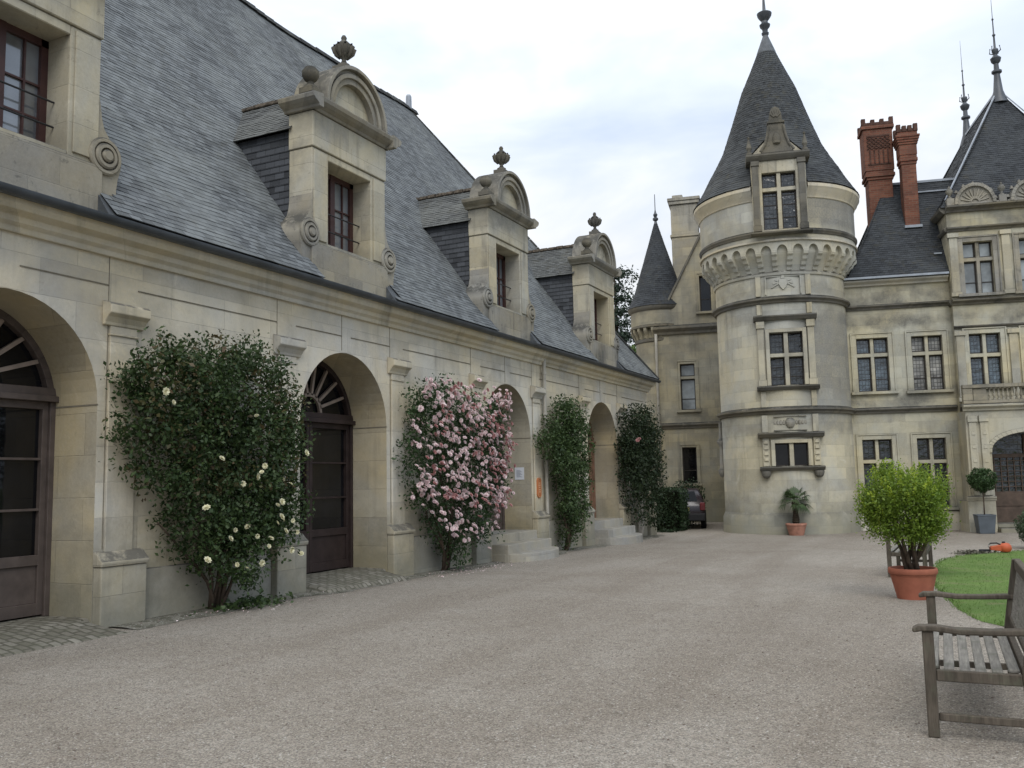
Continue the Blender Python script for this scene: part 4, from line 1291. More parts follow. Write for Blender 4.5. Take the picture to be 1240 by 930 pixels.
# porch
po = MB(); QD = -1.25; PC, PW, PSP, PRI = 3.52, 1.22, 2.15, .62
arch = [(PC-PW*math.cos(PI*k/24), PSP+PRI*math.sin(PI*k/24)**.8) for k in range(25)]
po.quad((1.62, QD, GB), (PC-PW, QD, GB), (PC-PW, QD, 3.45), (1.62, QD, 3.45))
po.quad((PC+PW, QD, GB), (5.42, QD, GB), (5.42, QD, 3.45), (PC+PW, QD, 3.45))
for (a, za), (b, zb) in zip(arch, arch[1:]):
    po.quad((a, QD, za), (b, QD, zb), (b, QD, 3.45), (a, QD, 3.45))
    po.quad((a, QD, za), (b, QD, zb), (b, PD-.02, zb), (a, PD-.02, za))
for s in (PC-PW, PC+PW): po.quad((s, QD, GB), (s, PD-.02, GB), (s, PD-.02, PSP), (s, QD, PSP))
for s in (1.62, 5.42): po.quad((s, QD, GB), (s, PD, GB), (s, PD, 3.45), (s, QD, 3.45))
po.quad((1.62, QD, 3.45), (5.42, QD, 3.45), (5.42, PD, 3.45), (1.62, PD, 3.45))
po.build('porch', m_chatl, ch)
pm = MB()
moulding(pm, 1.56, 5.48, QD, 3.44, .2, .16)
pm.box(1.50, PC-PW-.02, QD-.10, PD, GB, .70); pm.box(PC+PW+.02, 5.54, QD-.10, PD, GB, .70)
for a, b in ((1.47, PC-PW+.005), (PC+PW-.005, 5.57)): moulding(pm, a, b, QD-.10, .70, .13, .05)
for s in (1.80, 2.12, 4.92, 5.24):
    pm.box(s-.11, s+.11, QD-.07, QD, .86, 3.1); pm.box(s-.14, s+.14, QD-.10, QD, 3.1, 3.3)
for k in range(24):
    a0, a1 = arch[k], arch[k+1]
    f = lambda p, e: (PC+(p[0]-PC)*(1+e/PW), PSP+(p[1]-PSP)*(1+e/PRI))
    q = [a0, a1, f(a1, .13), f(a0, .13)]
    pm.prism(q, lambda a, b, t: (a, t, b), QD-.05, QD+.005)
for k in range(10):
    for j in range(2):
        pm.frustum(1.80+.32*j+(0 if k < 5 else 3.12), QD-.065, 1.02+.42*(k % 5), 1.14+.42*(k % 5), .055, .02, .045, .012)
pm.build('porch_trim', m_chatl, ch, bevel=.008)
bs = MB()
bs.box(1.58, 5.46, QD-.12, QD+.10, 3.66, 3.76); bs.box(1.58, 5.46, QD-.12, QD+.10, 4.14, 4.25)
for s in (1.72, 3.52, 5.32): bs.box(s-.14, s+.14, QD-.10, QD+.08, 3.763, 4.137)
bs.box(1.88, 2.26, QD-.06, QD+.04, 3.762, 4.138)
bal = bs.build('balustrade', m_weath, ch, bevel=.008)
bm_ = None
for s in [2.36+.125*k for k in range(9)]+[3.74+.125*k for k in range(12)]:
    if bm_ is None:
        bm_ = MB().lathe([(0, 0), (.045, 0), (.045, .05), (.025, .08), (.05, .15), (.03, .22), (.022, .30), (.042, .33), (.042, .376), (0, .376)], 0, 0, 10).build('baluster', m_weath, bal, auto=40)
        o = bm_
    else:
        o = bm_.copy(); COL.objects.link(o)
    o.location = (s, QD-.01, 3.761)
# porch door
dr = MB(); dd = -.40
dr.box(PC-PW+.005, PC+PW-.005, dd, dd+.06, GB, .95)
for s in (PC-PW+.06, PC-.04, PC+.04, PC+PW-.06): dr.box(s-.06, s+.06, dd-.03, dd+.06, GB, 2.72)
dr.box(PC-PW+.01, PC+PW-.01, dd-.025, dd+.06, 2.0, 2.12)
for k in range(5):
    for sgn in (-1, 1): dr.box(PC+sgn*(.2+.19*k)-.014, PC+sgn*(.2+.19*k)+.014, dd-.01, dd+.03, .95, 2.0)
for k in range(6): dr.box(PC-PW+.06, PC+PW-.06, dd-.008, dd+.028, 1.1+.16*k-.012, 1.1+.16*k+.012)
for sgn in (-1, 1):
    for (za, zb) in ((0.0, .42), (.5, .88)): dr.box(PC+sgn*.62-.42, PC+sgn*.62+.42, dd-.02, dd, za, zb)
pdo = dr.build('door', plain('porch_door_oak', (.085, .06, .045), .6, .3, .3, 6), ch, bevel=.005)
MB().box(PC-PW+.01, PC+PW-.01, dd+.035, dd+.058, .95, 2.8).build('glass', m_leadk, pdo)
st = MB(); st.box(PC-PW-.0, PC+PW, QD-.35, PD, GB, -.12); st.box(PC-PW+.003, PC+PW-.003, QD-.05, PD, -.118, .0)
st.build('steps', m_plinth, ch, bevel=.015)
# roofs
def hip_roof(name, corners, ridge, n, mat, rowh=.15, parent=None, flare=.0, nseg=24):
    """corners: fl, fr, br, bl ; ridge: (front/left point, back/right point) joined by sides"""
    mb = MB()
    for (A, B, Cq, D) in corners:
        A, B, Cq, D = map(Vector, (A, B, Cq, D))
        nr = (B-A).cross(((C_ if False else Cq)+D)/2-(A+B)/2).normalized()
        if nr.z < 0: nr = -nr
        def P(u, v, A=A, B=B, Cq=Cq, D=D, nr=nr):
            p = A.lerp(B, u).lerp(D.lerp(Cq, u), v)
            return p-nr*flare*4*v*(1-v)
        courses(mb, P, lambda u, v, nr=nr: nr, n, [i/nseg for i in range(nseg+1)], .009, None, rowh, lambda v, A=A, B=B, Cq=Cq, D=D: (B-A).length*(1-v)+(Cq-D).length*v, .5)
    return mb.build(name, mat, parent, recalc=False)
ez = 8.02; rz_ = 11.72; rd = 1.85
hip_roof('roof', [((-1.42, -.24, ez), (1.9, -.24, ez), (3.0, rd, rz_), (.30, rd, rz_)),
                  ((-1.42, 4.0, ez), (-1.42, -.24, ez), (.30, rd, rz_), (.30, rd+.3, rz_)),
                  ((1.9, 4.0, ez), (-1.42, 4.0, ez), (.30, rd+.3, rz_), (3.0, rd+.3, rz_))], None, 44, m_slate_ch, .10, ch, .06)
hip_roof('roof', [((6.6, -.24, ez), (12.5, -.24, ez), (10.8, rd, rz_), (5.4, rd, rz_)),
                  ((12.5, -.24, ez), (12.5, 4.0, ez), (10.8, rd+.3, rz_), (10.8, rd, rz_))], None, 44, m_slate_ch, .10, ch, .06)
MB().bar((.25, rd+.12, rz_+.03), (3.1, rd+.12, rz_+.03), .34, .08).box(.95, 2.55, rd-.28, rd-.20, rz_-.43, rz_-.38).build('ridge_lead', m_lead, ch)
AP = 4.24; az = 14.75; b0 = 2.0; b1 = 6.2
a_, b_ = PS0-.16, PS1+.16
hip_roof('pavilion_roof', [((a_, PD-.05, 10.15), (b_, PD-.05, 10.15), (AP+.06, b0, az), (AP-.06, b0, az)),
                  ((a_, 8.3, 10.15), (a_, PD-.05, 10.15), (AP-.06, b0, az), (AP-.06, b1, az)),
                  ((b_, PD-.05, 10.15), (b_, 8.3, 10.15), (AP+.06, b1, az), (AP+.06, b0, az)),
                  ((b_, 8.3, 10.15), (a_, 8.3, 10.15), (AP-.06, b1, az), (AP+.06, b1, az))], None, 56, m_slate_ch, .10, ch, .10)
lb = MB()
lb.bar((a_+.2, PD+.12, 10.45), (AP-.06, b0-.02, az+.04), .05, .035); lb.bar((b_-.2, PD+.12, 10.45), (AP+.06, b0-.02, az+.04), .05, .035)
lb.bar((AP, b0, az+.02), (AP, b1, az+.02), .22, .08)
lb.build('hip_lead', m_lead, ch)
def spire(name, x, y, z, s, parent, mat=m_lead, extra=1.0):
    m_ = MB().lathe([(.30*s, z-.45*s), (.16*s, z), (.11*s, z+.5*s), (.10*s, z+.62*s), (.17*s, z+.68*s), (.17*s, z+.74*s), (.09*s, z+.80*s), (.08*s, z+1.0*s), (.15*s, z+1.08*s), (.18*s, z+1.2*s), (.10*s, z+1.28*s), (.06*s, z+1.34*s),
                     (.11*s, z+1.45*s), (.11*s, z+1.52*s), (.04*s, z+1.6*s), (.03*s, z+2.0*s), (.06*s, z+2.06*s), (.025*s, z+2.12*s), (.018*s, z+2.6*s), (.04*s, z+2.64*s), (.012*s, z+2.7*s), (.004*s, z+(2.9+extra)*s)], x, y, 12)
    for k in range(4):
        a = PI*k/2+PI/4
        m_.tube([(x+.05*s*math.cos(a), y+.05*s*math.sin(a), z+1.36*s), (x+.2*s*math.cos(a), y+.2*s*math.sin(a), z+1.45*s), (x+.17*s*math.cos(a), y+.17*s*math.sin(a), z+1.62*s)], .02*s, 5)
    return m_.build(name, mat, parent, auto=40)
spire('finial', AP, b0, az+.05, 1.0, ch, m_zinc)
spire('finial', AP, b1, az+.05, 1.0, ch, m_zinc)
# brick chimneys
def brick_chimney(name, x, y, w, d, zb, zn, zt, parent, lattice, cap=0.0):
    mb = MB()
    mb.box(x-w*.38, x+w*.38, y-d*.38, y+d*.38, zb, zn-.32)
    for k, (z0, z1, e) in enumerate(((zn-.32, zn-.22, .42), (zn-.217, zn-.10, .47), (zn-.097, zn, .44))): mb.box(x-w*e, x+w*e, y-d*e, y+d*e, z0, z1)
    mb.box(x-w*.46, x+w*.46, y-d*.46, y+d*.46, zn+.003, zt-.34)
    mb.box(x-w*.52, x+w*.52, y-d*.52, y+d*.52, zt-.337, zt-.22)
    if cap:
        for k in range(4): mb.box(x-w*(.47+cap*(k+1)), x+w*(.47+cap*(k+1)), y-d*(.47+cap*(k+1)), y+d*(.47+cap*(k+1)), zt-.66+.08*k, zt-.583+.08*k)
    o = mb.build(name, m_brick, parent, bevel=.01)
    cr = MB()
    for sx in (-1, -.33, .33, 1):
        for sy in (-1, 1):
            cr.box(x+sx*w*.44-.07, x+sx*w*.44+.07, y+sy*d*.44-.07, y+sy*d*.44+.07, zt-.218, zt+(.05 if abs(sx) == 1 else .0))
    cr.box(x-w*.5, x+w*.5, y-d*.5, y+d*.5, zt-.2185, zt-.10)
    cr.build('battlement', m_brickd, o, bevel=.01)
    if lattice:
        l = MB()
        for i in range(5):
            xx = x-w*.28+w*.14*i
            l.box(xx-.018, xx+.018, y-d*.46-.03, y-d*.46, zn+.25, zn+.75)
            for j in range(3):
                l.bar((xx-.08, y-d*.46-.015, zn+.78+.14*j), (xx+.08, y-d*.46-.015, zn+.92+.14*j), .03, .03, (0, 1, 0))
                l.bar((xx+.08, y-d*.46-.015, zn+.78+.14*j), (xx-.08, y-d*.46-.015, zn+.92+.14*j), .03, .03, (0, 1, 0))
        l.box(x-w*.36, x+w*.36, y-d*.46-.02, y-d*.46, zn+.20, zn+.25); l.box(x-w*.36, x+w*.36, y-d*.46-.02, y-d*.46, zn+1.22, zn+1.27)
        l.build('lattice_panel', m_brickd, o)
    return o
brick_chimney('brick_chimney', .12, 1.95, 1.05, .95, 9.5, 12.20, 14.05, ch, True)
c2 = brick_chimney('brick_chimney', .95, 1.15, .62, .6, 9.9, 12.45, 13.48, ch, False, .04)
MB().box(.95-.28, .95+.28, .80, .93, 9.88, 9.97).build('chimney_flashing', m_lead, ch)
MB().box(1.38, 1.62, .14, .2, 8.75, 8.80).build('roof_hook', m_lead, ch)

# ------------------------------------------------------------------ round tower
tw = thing('round_tower', 'round stone tower with a conical slate roof, corbelled top storey and a stone dormer', 'tower', TW, ANG)
A0 = -PI/2                                  # the windows look along local -Y
RS = 2.11
def tower_shell(mb, Rr, z0, z1, ops, seg=96, dep=.3):
    """cylinder with real window openings: ops = (half width, z0, z1) around A0"""
    aa = {A0-PI+2*PI*k/seg for k in range(seg+1)}
    for hw, a, b in ops:
        h = math.asin(hw/Rr); aa |= {A0-h, A0+h}
    aa = sorted(aa); zs = sorted({z0, z1, *[o[1] for o in ops], *[o[2] for o in ops]})
    for t0, t1 in zip(aa, aa[1:]):
        if t1-t0 < 1e-6: continue
        for p, q in zip(zs, zs[1:]):
            if any(abs((t0+t1)/2-A0) < math.asin(o[0]/Rr) and o[1] < (p+q)/2 < o[2] for o in ops): continue
            mb.quad((Rr*math.cos(t0), Rr*math.sin(t0), p), (Rr*math.cos(t1), Rr*math.sin(t1), p), (Rr*math.cos(t1), Rr*math.sin(t1), q), (Rr*math.cos(t0), Rr*math.sin(t0), q))
    for hw, a, b in ops:
        y = -math.sqrt(Rr*Rr-hw*hw); e = y+dep
        for s in (-1, 1): mb.quad((s*hw, y, a), (s*hw, e, a), (s*hw, e, b), (s*hw, y, b))
        mb.quad((-hw, y-.04, a), (hw, y-.04, a), (hw, e, a), (-hw, e, a)); mb.quad((-hw, y-.04, b), (hw, y-.04, b), (hw, e, b), (-hw, e, b))
sh = MB()
W_UP = (.51, 4.43, 6.13); W_LO = (.50, 1.88, 2.60)
tower_shell(sh, RS, .32, 9.3, [W_UP, W_LO])
sh.build('shaft', m_tower, tw, auto=30)
MB().lathe([(RS+.10, -.6), (RS+.08, .25), (RS+.005, .42)], 0, 0, 96).build('plinth', m_tower, tw, auto=30)
dm = MB(); RDm = 2.55
dm.lathe([(RS-.02, 7.99), (RS+.04, 7.99), (RS+.06, 8.06), (RS+.02, 8.12), (RS-.02, 8.14)], 0, 0, 96)
tower_shell(dm, RDm, 9.28, 10.5, [(.80, 9.36, 10.5)], dep=.05)
dm.build('top_storey', m_tower, tw, auto=30)
sc2 = MB()
for z, rr, h, p in ((3.52, RS, .2, .15), (7.08, RS, .2, .16), (9.20, RDm, .16, .06)):
    sc2.lathe([(rr-.01, z), (rr+p*.4, z+.01), (rr+p*.55, z+h*.35), (rr+p, z+h*.6), (rr+p, z+h*.85), (rr+p*.7, z+h), (rr-.01, z+h*1.25)], 0, 0, 96)
build_split(sc2, 'string_course', m_weathd, tw, auto=30)
rm = MB().lathe([(RDm-.01, 10.36), (RDm+.03, 10.38), (RDm+.05, 10.46), (RDm+.13, 10.56), (RDm+.16, 10.64), (RDm+.20, 10.70), (RDm+.20, 10.80), (RDm+.14, 10.86), (RDm-.3, 10.90)], 0, 0, 96, A0+.325, A0+2*PI-.325)
rm.build('cornice', m_cornice, tw, auto=30)
# machicolation: corbels and little arches
NC = 32
ar_ = MB()
for k in range(NC):
    t0 = 2*PI*(k+.5)/NC; t1 = 2*PI*(k+1.5)/NC
    hw = .155; tm = (t0+t1)/2; da = (t1-t0)/2; hgt = .155
    n_ = 8
    angs = [t0]+[tm-da*.66*math.cos(PI*i/n_) for i in range(n_+1)]+[t1]
    zz = [8.66]+[8.66+.22*math.sin(PI*i/n_) for i in range(n_+1)]+[8.66]
    for i in range(len(angs)-1):
        c0, s0, c1, s1 = math.cos(angs[i]), math.sin(angs[i]), math.cos(angs[i+1]), math.sin(angs[i+1])
        Ro, Ri = RDm-.01, RS-.02
        ar_.quad((Ro*c0, Ro*s0, zz[i]), (Ro*c1, Ro*s1, zz[i+1]), (Ro*c1, Ro*s1, 9.22), (Ro*c0, Ro*s0, 9.22))
        ar_.quad((Ro*c0, Ro*s0, zz[i]), (Ro*c1, Ro*s1, zz[i+1]), (Ri*c1, Ri*s1, zz[i+1]), (Ri*c0, Ri*s0, zz[i]))
ar_.build('machicolation_arch', m_tower, tw, recalc=False)
MB().lathe([(RDm-.005, 8.99), (RDm+.05, 9.0), (RDm+.05, 9.06), (RDm-.005, 9.08)], 0, 0, 96).build('fillet', m_cornice, tw, auto=30)
MB().lathe([(RS+.0, 8.05), (RS+.06, 8.20), (RS+.16, 8.42), (RS+.27, 8.60), (RS+.30, 8.66), (RS+.30, 9.1)], 0, 0, 96).build('flared_wall', m_tower, tw, auto=30)
cb = MB().prism([(RS-.03, 8.12), (RS+.07, 8.12), (RS+.10, 8.22), (RS+.17, 8.26), (RS+.22, 8.36), (RS+.30, 8.42), (RS+.35, 8.52), (RS+.42, 8.57), (RS+.445, 8.64), (RS+.445, 8.70), (RS-.03, 8.70)], lambda a, b, t: (a, t, b), -.085, .085)
c0 = cb.build('corbel', m_tower, tw, bevel=.01)
for k in range(NC):
    o = c0 if k == 0 else c0.copy()
    if k: COL.objects.link(o)
    o.rotation_euler = (0, 0, 2*PI*(k+.5)/NC)
# windows on the shaft
def tower_window(op, Rr, transom, glass, trim, parent, dep=.3):
    hw, p, q = op; y = -math.sqrt(Rr*Rr-hw*hw)
    w = MB()
    fr = -Rr-.03
    for s in (-1, 1): w.box(s*hw-(.12 if s < 0 else 0), s*hw+(0 if s < 0 else .12), fr, y+.05, p, q+.12)
    w.box(-hw, hw, fr, y+.05, q, q+.12)
    w.box(-.065, .065, fr+.06, y+dep-.02, p, q)
    if transom: w.box(-hw, hw, fr+.063, y+dep-.023, transom-.06, transom+.06)
    wo = w.build('window', trim, parent, bevel=.008)
    sh = MB(); zz = [p, transom, q] if transom else [p, q]
    x = y+dep-.10
    for ca, cb_ in ((-hw, -.065), (.065, hw)):
        for i in range(len(zz)-1):
            z0 = zz[i]+(.06 if i else 0); z1 = zz[i+1]-(.06 if i+1 < len(zz)-1 else 0); t = .04
            sh.box(ca, ca+t, x, x+.04, z0, z1); sh.box(cb_-t, cb_, x, x+.04, z0, z1); sh.box(ca+t, cb_-t, x, x+.04, z0, z0+t); sh.box(ca+t, cb_-t, x, x+.04, z1-t, z1)
            if z1-z0 > .9:
                for q_ in (.33, .66): sh.box(ca+t, cb_-t, x+.005, x+.03, z0+(z1-z0)*q_-.012, z0+(z1-z0)*q_+.012)
    sh.build('sash', m_sashd, wo)
    MB().box(-hw-.02, hw+.02, x+.035, x+.06, p-.02, q+.02).build('glass', glass, wo)
    return wo
tower_window(W_UP, RS, 5.40, m_leadk, m_chatl, tw)
tower_window(W_LO, RS, None, m_glassd, m_chatl, tw)
def tower_trim(mb, hw, z, h, proj, Rr=RS):
    y = -Rr
    prof = [(0, z), (proj*.4, z), (proj*.8, z+h*.5), (proj, z+h*.7), (proj, z+h*.95), (0, z+h*1.1)]
    mb.prism(prof, lambda a, b, t: (t, y-a+.02, b), -hw, hw)
    mb.box(-hw, hw, y+.021, y+.25, z, z+h)
tt = MB()
tower_trim(tt, .97, 6.52, .16, .17); tower_trim(tt, .95, 4.28, .13, .15)
tower_trim(tt, 1.0, 2.78, .15, .17); tower_trim(tt, .98, 1.74, .12, .14)
for s in (-1, 1):
    tt.lathe([(0, 1.50), (.08, 1.52), (.13, 1.58), (.15, 1.66), (.15, 1.735), (0, 1.735)], s*.80, -RS+.05, 12)
build_split(tt, 'window_cornice', m_weathd, tw, bevel=.006)
tp = MB()
for s in (-1, 1):
    xx = s*.77; y = -math.sqrt(RS*RS-.77**2)
    tp.box(xx-.10, xx+.10, y-.13, y+.1, 4.62, 6.28); tp.box(xx-.13, xx+.13, y-.17, y+.1, 6.28, 6.51); tp.box(xx-.13, xx+.13, y-.17, y+.1, 4.42, 4.617)
    tp.box(xx-.10, xx+.10, y-.12, y+.1, 1.88, 2.775)
    tp.box(xx-.09, xx+.09, y-.09, y+.1, 2.95, 3.5); tp.box(xx-.08, xx+.08, y-.08, y+.1, 3.75, 4.26); tp.box(xx-.08, xx+.08, y-.08, y+.1, 6.72, 7.07); tp.box(xx-.08, xx+.08, y-.08, y+.1, 7.33, 7.98)
    for k in range(4):
        tp.frustum(xx, y-.14, 2.05+.18*k, 2.17+.18*k, .07, .02, .04, .01)
build_split(tp, 'pilaster', m_chatl, tw, bevel=.008)
# carved panels: mask over the low window, shield over the upper one
cv = MB()
cv.box(-.5, .5, -RS-.03, -RS+.15, 3.0, 3.02); cv.box(-.5, .5, -RS-.03, -RS+.15, 3.44, 3.46)
cv.lathe([(0, 3.08), (.10, 3.10), (.15, 3.2), (.15, 3.3), (.10, 3.38), (0, 3.40)], 0, -RS+.02, 14)
for s in (-1, 1):
    for k in range(4):
        x = s*(.19+.09*k); cv.lathe([(0, 3.16+.01*k), (.05, 3.2), (.055, 3.26), (.03, 3.32), (0, 3.33)], x, -RS+.03+.012*k*k*.5, 8)
cv.build('carved_mask', m_weath, tw, auto=40)
sv = MB()
for s in (-1, 1): sv.box(s*.54-.02, s*.54+.02, -RS-.0, -RS+.2, 7.36, 7.96)
sv.box(-.54, .54, -RS-.012, -RS+.15, 7.93, 7.96)
sv.prism([(-.12, 7.86), (.12, 7.86), (.13, 7.68), (.07, 7.56), (0, 7.50), (-.07, 7.56), (-.13, 7.68)], lambda a, b, t: (a, t, b), -RS-.05, -RS+.05)
for s in (-1, 1):
    for k in range(3): sv.bar((s*.13, -RS-.015, 7.72+.04*k), (s*(.36-.05*k), -RS+.02, 7.58+.13*k), .05, .035, (0, 1, 0))
sv.frustum(0, -RS-.02, 7.87, 7.97, .07, .03, .03, .02)
sv.build('carved_shield', m_tower, tw, bevel=.006)
# slim corner colonnette hanging on the left flank
co = MB(); ang = R(-177)
x, y = (RS+.05)*math.cos(ang), (RS+.05)*math.sin(ang)
co.lathe([(0, 1.55), (.07, 1.60), (.12, 1.72), (.13, 1.80), (.08, 1.86), (.07, 1.95), (.055, 2.6), (.07, 2.64), (.13, 2.72), (.14, 2.80), (.10, 2.84), (.06, 2.9), (.05, 3.45)], x, y, 12)
co.build('colonnette', m_weath, tw, auto=40)
# cone
CP = [(2.76, 10.84), (2.60, 11.09), (2.38, 11.46), (2.19, 11.83), (1.93, 12.28), (1.67, 12.78), (1.30, 13.82), (.92, 14.98), (.60, 15.7), (.31, 16.40)]
def cone_at(v, prof):
    zs_ = prof[0][1]+(prof[-1][1]-prof[0][1])*v
    for (r0, z0), (r1, z1) in zip(prof, prof[1:]):
        if z0 <= zs_ <= z1+1e-9: return r0+(r1-r0)*(zs_-z0)/(z1-z0), zs_
    return prof[-1]
def cone_roof(name, prof, n, seg, mat, parent, rowh=.15, skip=None):
    mb = MB()
    def P(u, v):
        r, z = cone_at(v, prof); t = A0-PI+2*PI*u
        return Vector((r*math.cos(t), r*math.sin(t), z))
    def Nn(u, v):
        t = A0-PI+2*PI*u; return Vector((math.cos(t)*.95, math.sin(t)*.95, .3))
    courses(mb, P, Nn, n, [i/seg for i in range(seg+1)], .009, skip, rowh, lambda v: 2*PI*prof[0][0]*.6, .6)
    return mb.build(name, mat, parent, recalc=False)
def skip_dormer(u, v):
    r, z = cone_at(v, CP); t = (u-.5)*2*PI
    return abs(math.sin(t))*r < .80 and abs(t) < 1 and z < 11.75
cone_roof('cone_roof', CP, 62, 96, m_slate_tw, tw, .10, skip=skip_dormer)
MB().lathe([(.335, 16.30), (.325, 16.42), (.10, 17.02), (.08, 17.1)], 0, 0, 24).build('lead_cap', plain('old_lead', (.10, .11, .12), .6, .3, .35, 5), tw, auto=40)
MB().lathe([(.08, 17.05), (.12, 17.10), (.13, 17.16), (.09, 17.20), (.10, 17.30), (.17, 17.38), (.19, 17.46), (.12, 17.52), (.11, 17.60), (.16, 17.66), (.24, 17.78), (.26, 17.88), (.20, 17.92), (.12, 17.95), (.06, 18.02), (.05, 18.2), (.03, 18.6), (.08, 18.65), (.02, 18.72), (.01, 19.2)], 0, 0, 16).build('finial', m_zinc, tw, auto=40)
# tower dormer
df = MB(); dy = -2.62; HW = .52
df.box(-.84, -HW, dy, -1.2, 9.26, 11.62); df.box(HW, .84, dy, -1.2, 9.26, 11.62)
df.box(-HW, HW, dy, -1.2, 11.22, 11.62); df.box(-HW, HW, dy, dy+.2, 9.26, 9.36)
df.build('dormer_front', m_wingd, tw, bevel=.01)
dt_ = MB()
for s in (-1, 1):
    dt_.box(s*.71-.10, s*.71+.10, dy-.08, dy-.003, 9.5, 11.45); dt_.box(s*.71-.13, s*.71+.13, dy-.11, dy-.003, 11.453, 11.61); dt_.box(s*.71-.13, s*.71+.13, dy-.11, dy-.003, 9.30, 9.497)
dt_.prism([(0, 11.62), (.05, 11.62), (.12, 11.70), (.16, 11.76), (.16, 11.82), (0, 11.86)], lambda a, b, t: (t, dy-a, b), -.98, .98)
dt_.box(-.98, .98, dy+.001, -1.1, 11.62, 11.85)
dt_.prism([(0, 9.16), (.08, 9.16), (.16, 9.22), (.16, 9.27), (0, 9.30)], lambda a, b, t: (t, dy-a, b), -.95, .95)
dt_.build('dormer_cornice', m_weathd, tw, bevel=.008)
dg = MB()
prof = [(-.62, 11.87), (-.52, 11.95), (-.42, 12.12), (-.33, 12.36), (-.28, 12.62), (-.26, 12.78), (-.30, 12.84), (-.30, 12.92), (-.24, 12.96), (-.22, 13.18), (-.14, 13.36), (0, 13.42)]
prof = [(a*.84, b-.02*(b-11.87)) for a, b in prof]
prof = prof+[(-a, b) for a, b in prof[-2::-1]]
dg.prism(prof, lambda a, b, t: (a, t, b), dy-.02, dy+.26)
dg.box(-.27, .27, dy-.06, dy+.28, 12.83, 12.90)
for s in (-1, 1):
    dg.lathe([(0, 11.87), (.09, 11.87), (.09, 11.95), (.05, 12.0), (.09, 12.1), (.06, 12.25), (.02, 12.4), (.05, 12.45), (0, 12.52)], s*.86, dy+.08, 10)
    dg.tube([(s*.52, dy-.03, 11.92), (s*.38, dy-.04, 12.12), (s*.29, dy-.04, 12.4), (s*.23, dy-.04, 12.75)], .045, 6)
for k in range(1, 6):
    a = PI*k/6
    dg.bar((-.04*math.cos(a), dy-.03, 13.02+.02*math.sin(a)), (-.18*math.cos(a), dy-.03, 13.02+.26*math.sin(a)), .05, .04, (0, 1, 0))
dg.lathe([(0, 12.1), (.12, 12.16), (.13, 12.36), (.08, 12.5), (0, 12.56)], 0, dy-.0, 12)
dg.build('dormer_gable', m_weathd, tw, bevel=.008)
w = MB()
w.box(-.06, .06, dy+.05, dy+.25, 9.36, 11.22); w.box(-HW, HW, dy+.053, dy+.247, 10.62, 10.74)
wo = w.build('window', m_wingd, tw, bevel=.008)
sh = MB(); x = dy+.17
for ca, cb_ in ((-HW, -.06), (.06, HW)):
    for z0, z1 in ((9.36, 10.62), (10.74, 11.22)):
        t = .045
        sh.box(ca, ca+t, x, x+.04, z0, z1); sh.box(cb_-t, cb_, x, x+.04, z0, z1); sh.box(ca+t, cb_-t, x, x+.04, z0, z0+t); sh.box(ca+t, cb_-t, x, x+.04, z1-t, z1)
        for q_ in ((.33, .66) if z1-z0 > .9 else ()): sh.box(ca+t, cb_-t, x+.005, x+.03, z0+(z1-z0)*q_-.012, z0+(z1-z0)*q_+.012)
sh.build('sash', m_sashd, wo)
MB().box(-HW-.02, HW+.02, x+.03, x+.06, 9.34, 11.24).build('glass', m_leadk, wo)
MB().prism([(-.86, 11.86), (.86, 11.86), (0, 12.70)], lambda a, b, t: (a, t, b), dy+.27, dy+.36).build('gable_backing', m_wingd, tw)
dr = MB(); dr.uv = []
for s in (-1, 1):
    def P(u, v, s=s): return Vector((s*.90*(1-v), dy+.25+1.9*u, 11.85+.9*v))
    courses(dr, P, lambda u, v, s=s: Vector((s*.7, 0, .7)), 8, [i/8 for i in range(9)], .014, None, .15, lambda v: 1.9, .5)
dr.build('dormer_roof', m_slate_tw, tw, recalc=False)

# ------------------------------------------------------------------ gabled building behind, with its corner turret
GA = .19; GO = Vector((-.519, 37.027, 0))
gb = thing('gabled_building', 'tall weathered stone building with a steep gable, between the long wing and the round tower', 'building', GO, GA)
w = MB(); gl_, gr_, pkx, pkz = -1.67, 4.55, 1.44, 13.55
OG = [(-.64, -.04, 4.37, 6.29), (-.68, -.10, 1.34, 2.82), (.30, .76, 8.45, 9.97)]
wall_grid(w, gl_, gr_, GB, 7.75, OG[:2], 0, .28)
ops = OG[2]
# gable triangle with its attic light
def slope_z(s): return 7.75+(pkz-7.75)*((s-gl_)/(pkx-gl_) if s < pkx else (gr_-s)/(gr_-pkx))
ss = sorted([gl_, -1.2, -.7, -.2, .30, .76, 1.1, pkx, 2.2, 3.2, gr_])
for a, b in zip(ss, ss[1:]):
    if a >= .30-1e-6 and b <= .76+1e-6:
        w.quad((a, 0, 7.75), (b, 0, 7.75), (b, 0, 8.45), (a, 0, 8.45)); w.quad((a, 0, 9.97), (b, 0, 9.97), (b, 0, slope_z(b)), (a, 0, slope_z(a)))
    else: w.quad((a, 0, 7.75), (b, 0, 7.75), (b, 0, slope_z(b)), (a, 0, slope_z(a)))
for s in (.30, .76): w.quad((s, 0, 8.45), (s, .28, 8.45), (s, .28, 9.97), (s, 0, 9.97))
for z in (8.45, 9.97): w.quad((.30, 0, z), (.76, 0, z), (.76, .28, z), (.30, .28, z))
for s in (gl_, gr_): w.quad((s, 0, GB), (s, 9, GB), (s, 9, 7.75), (s, 0, 7.75))
w.build('wall', m_gable, gb)
cross_window(gb, OG[0], 0, m_curt, m_gable, 5.72, dep=.26, mullion=False, surround=.10)
cross_window(gb, OG[1], 0, m_glassd, m_gable, None, dep=.26, mullion=False, surround=.08)
cross_window(gb, OG[2], 0, m_glassd, m_gable, None, dep=.26, mullion=False, surround=.08)
sx = MB()
moulding(sx, gl_, gr_, 0, 3.60, .22, .14); moulding(sx, gl_, gr_, 0, 7.55, .36, .22)
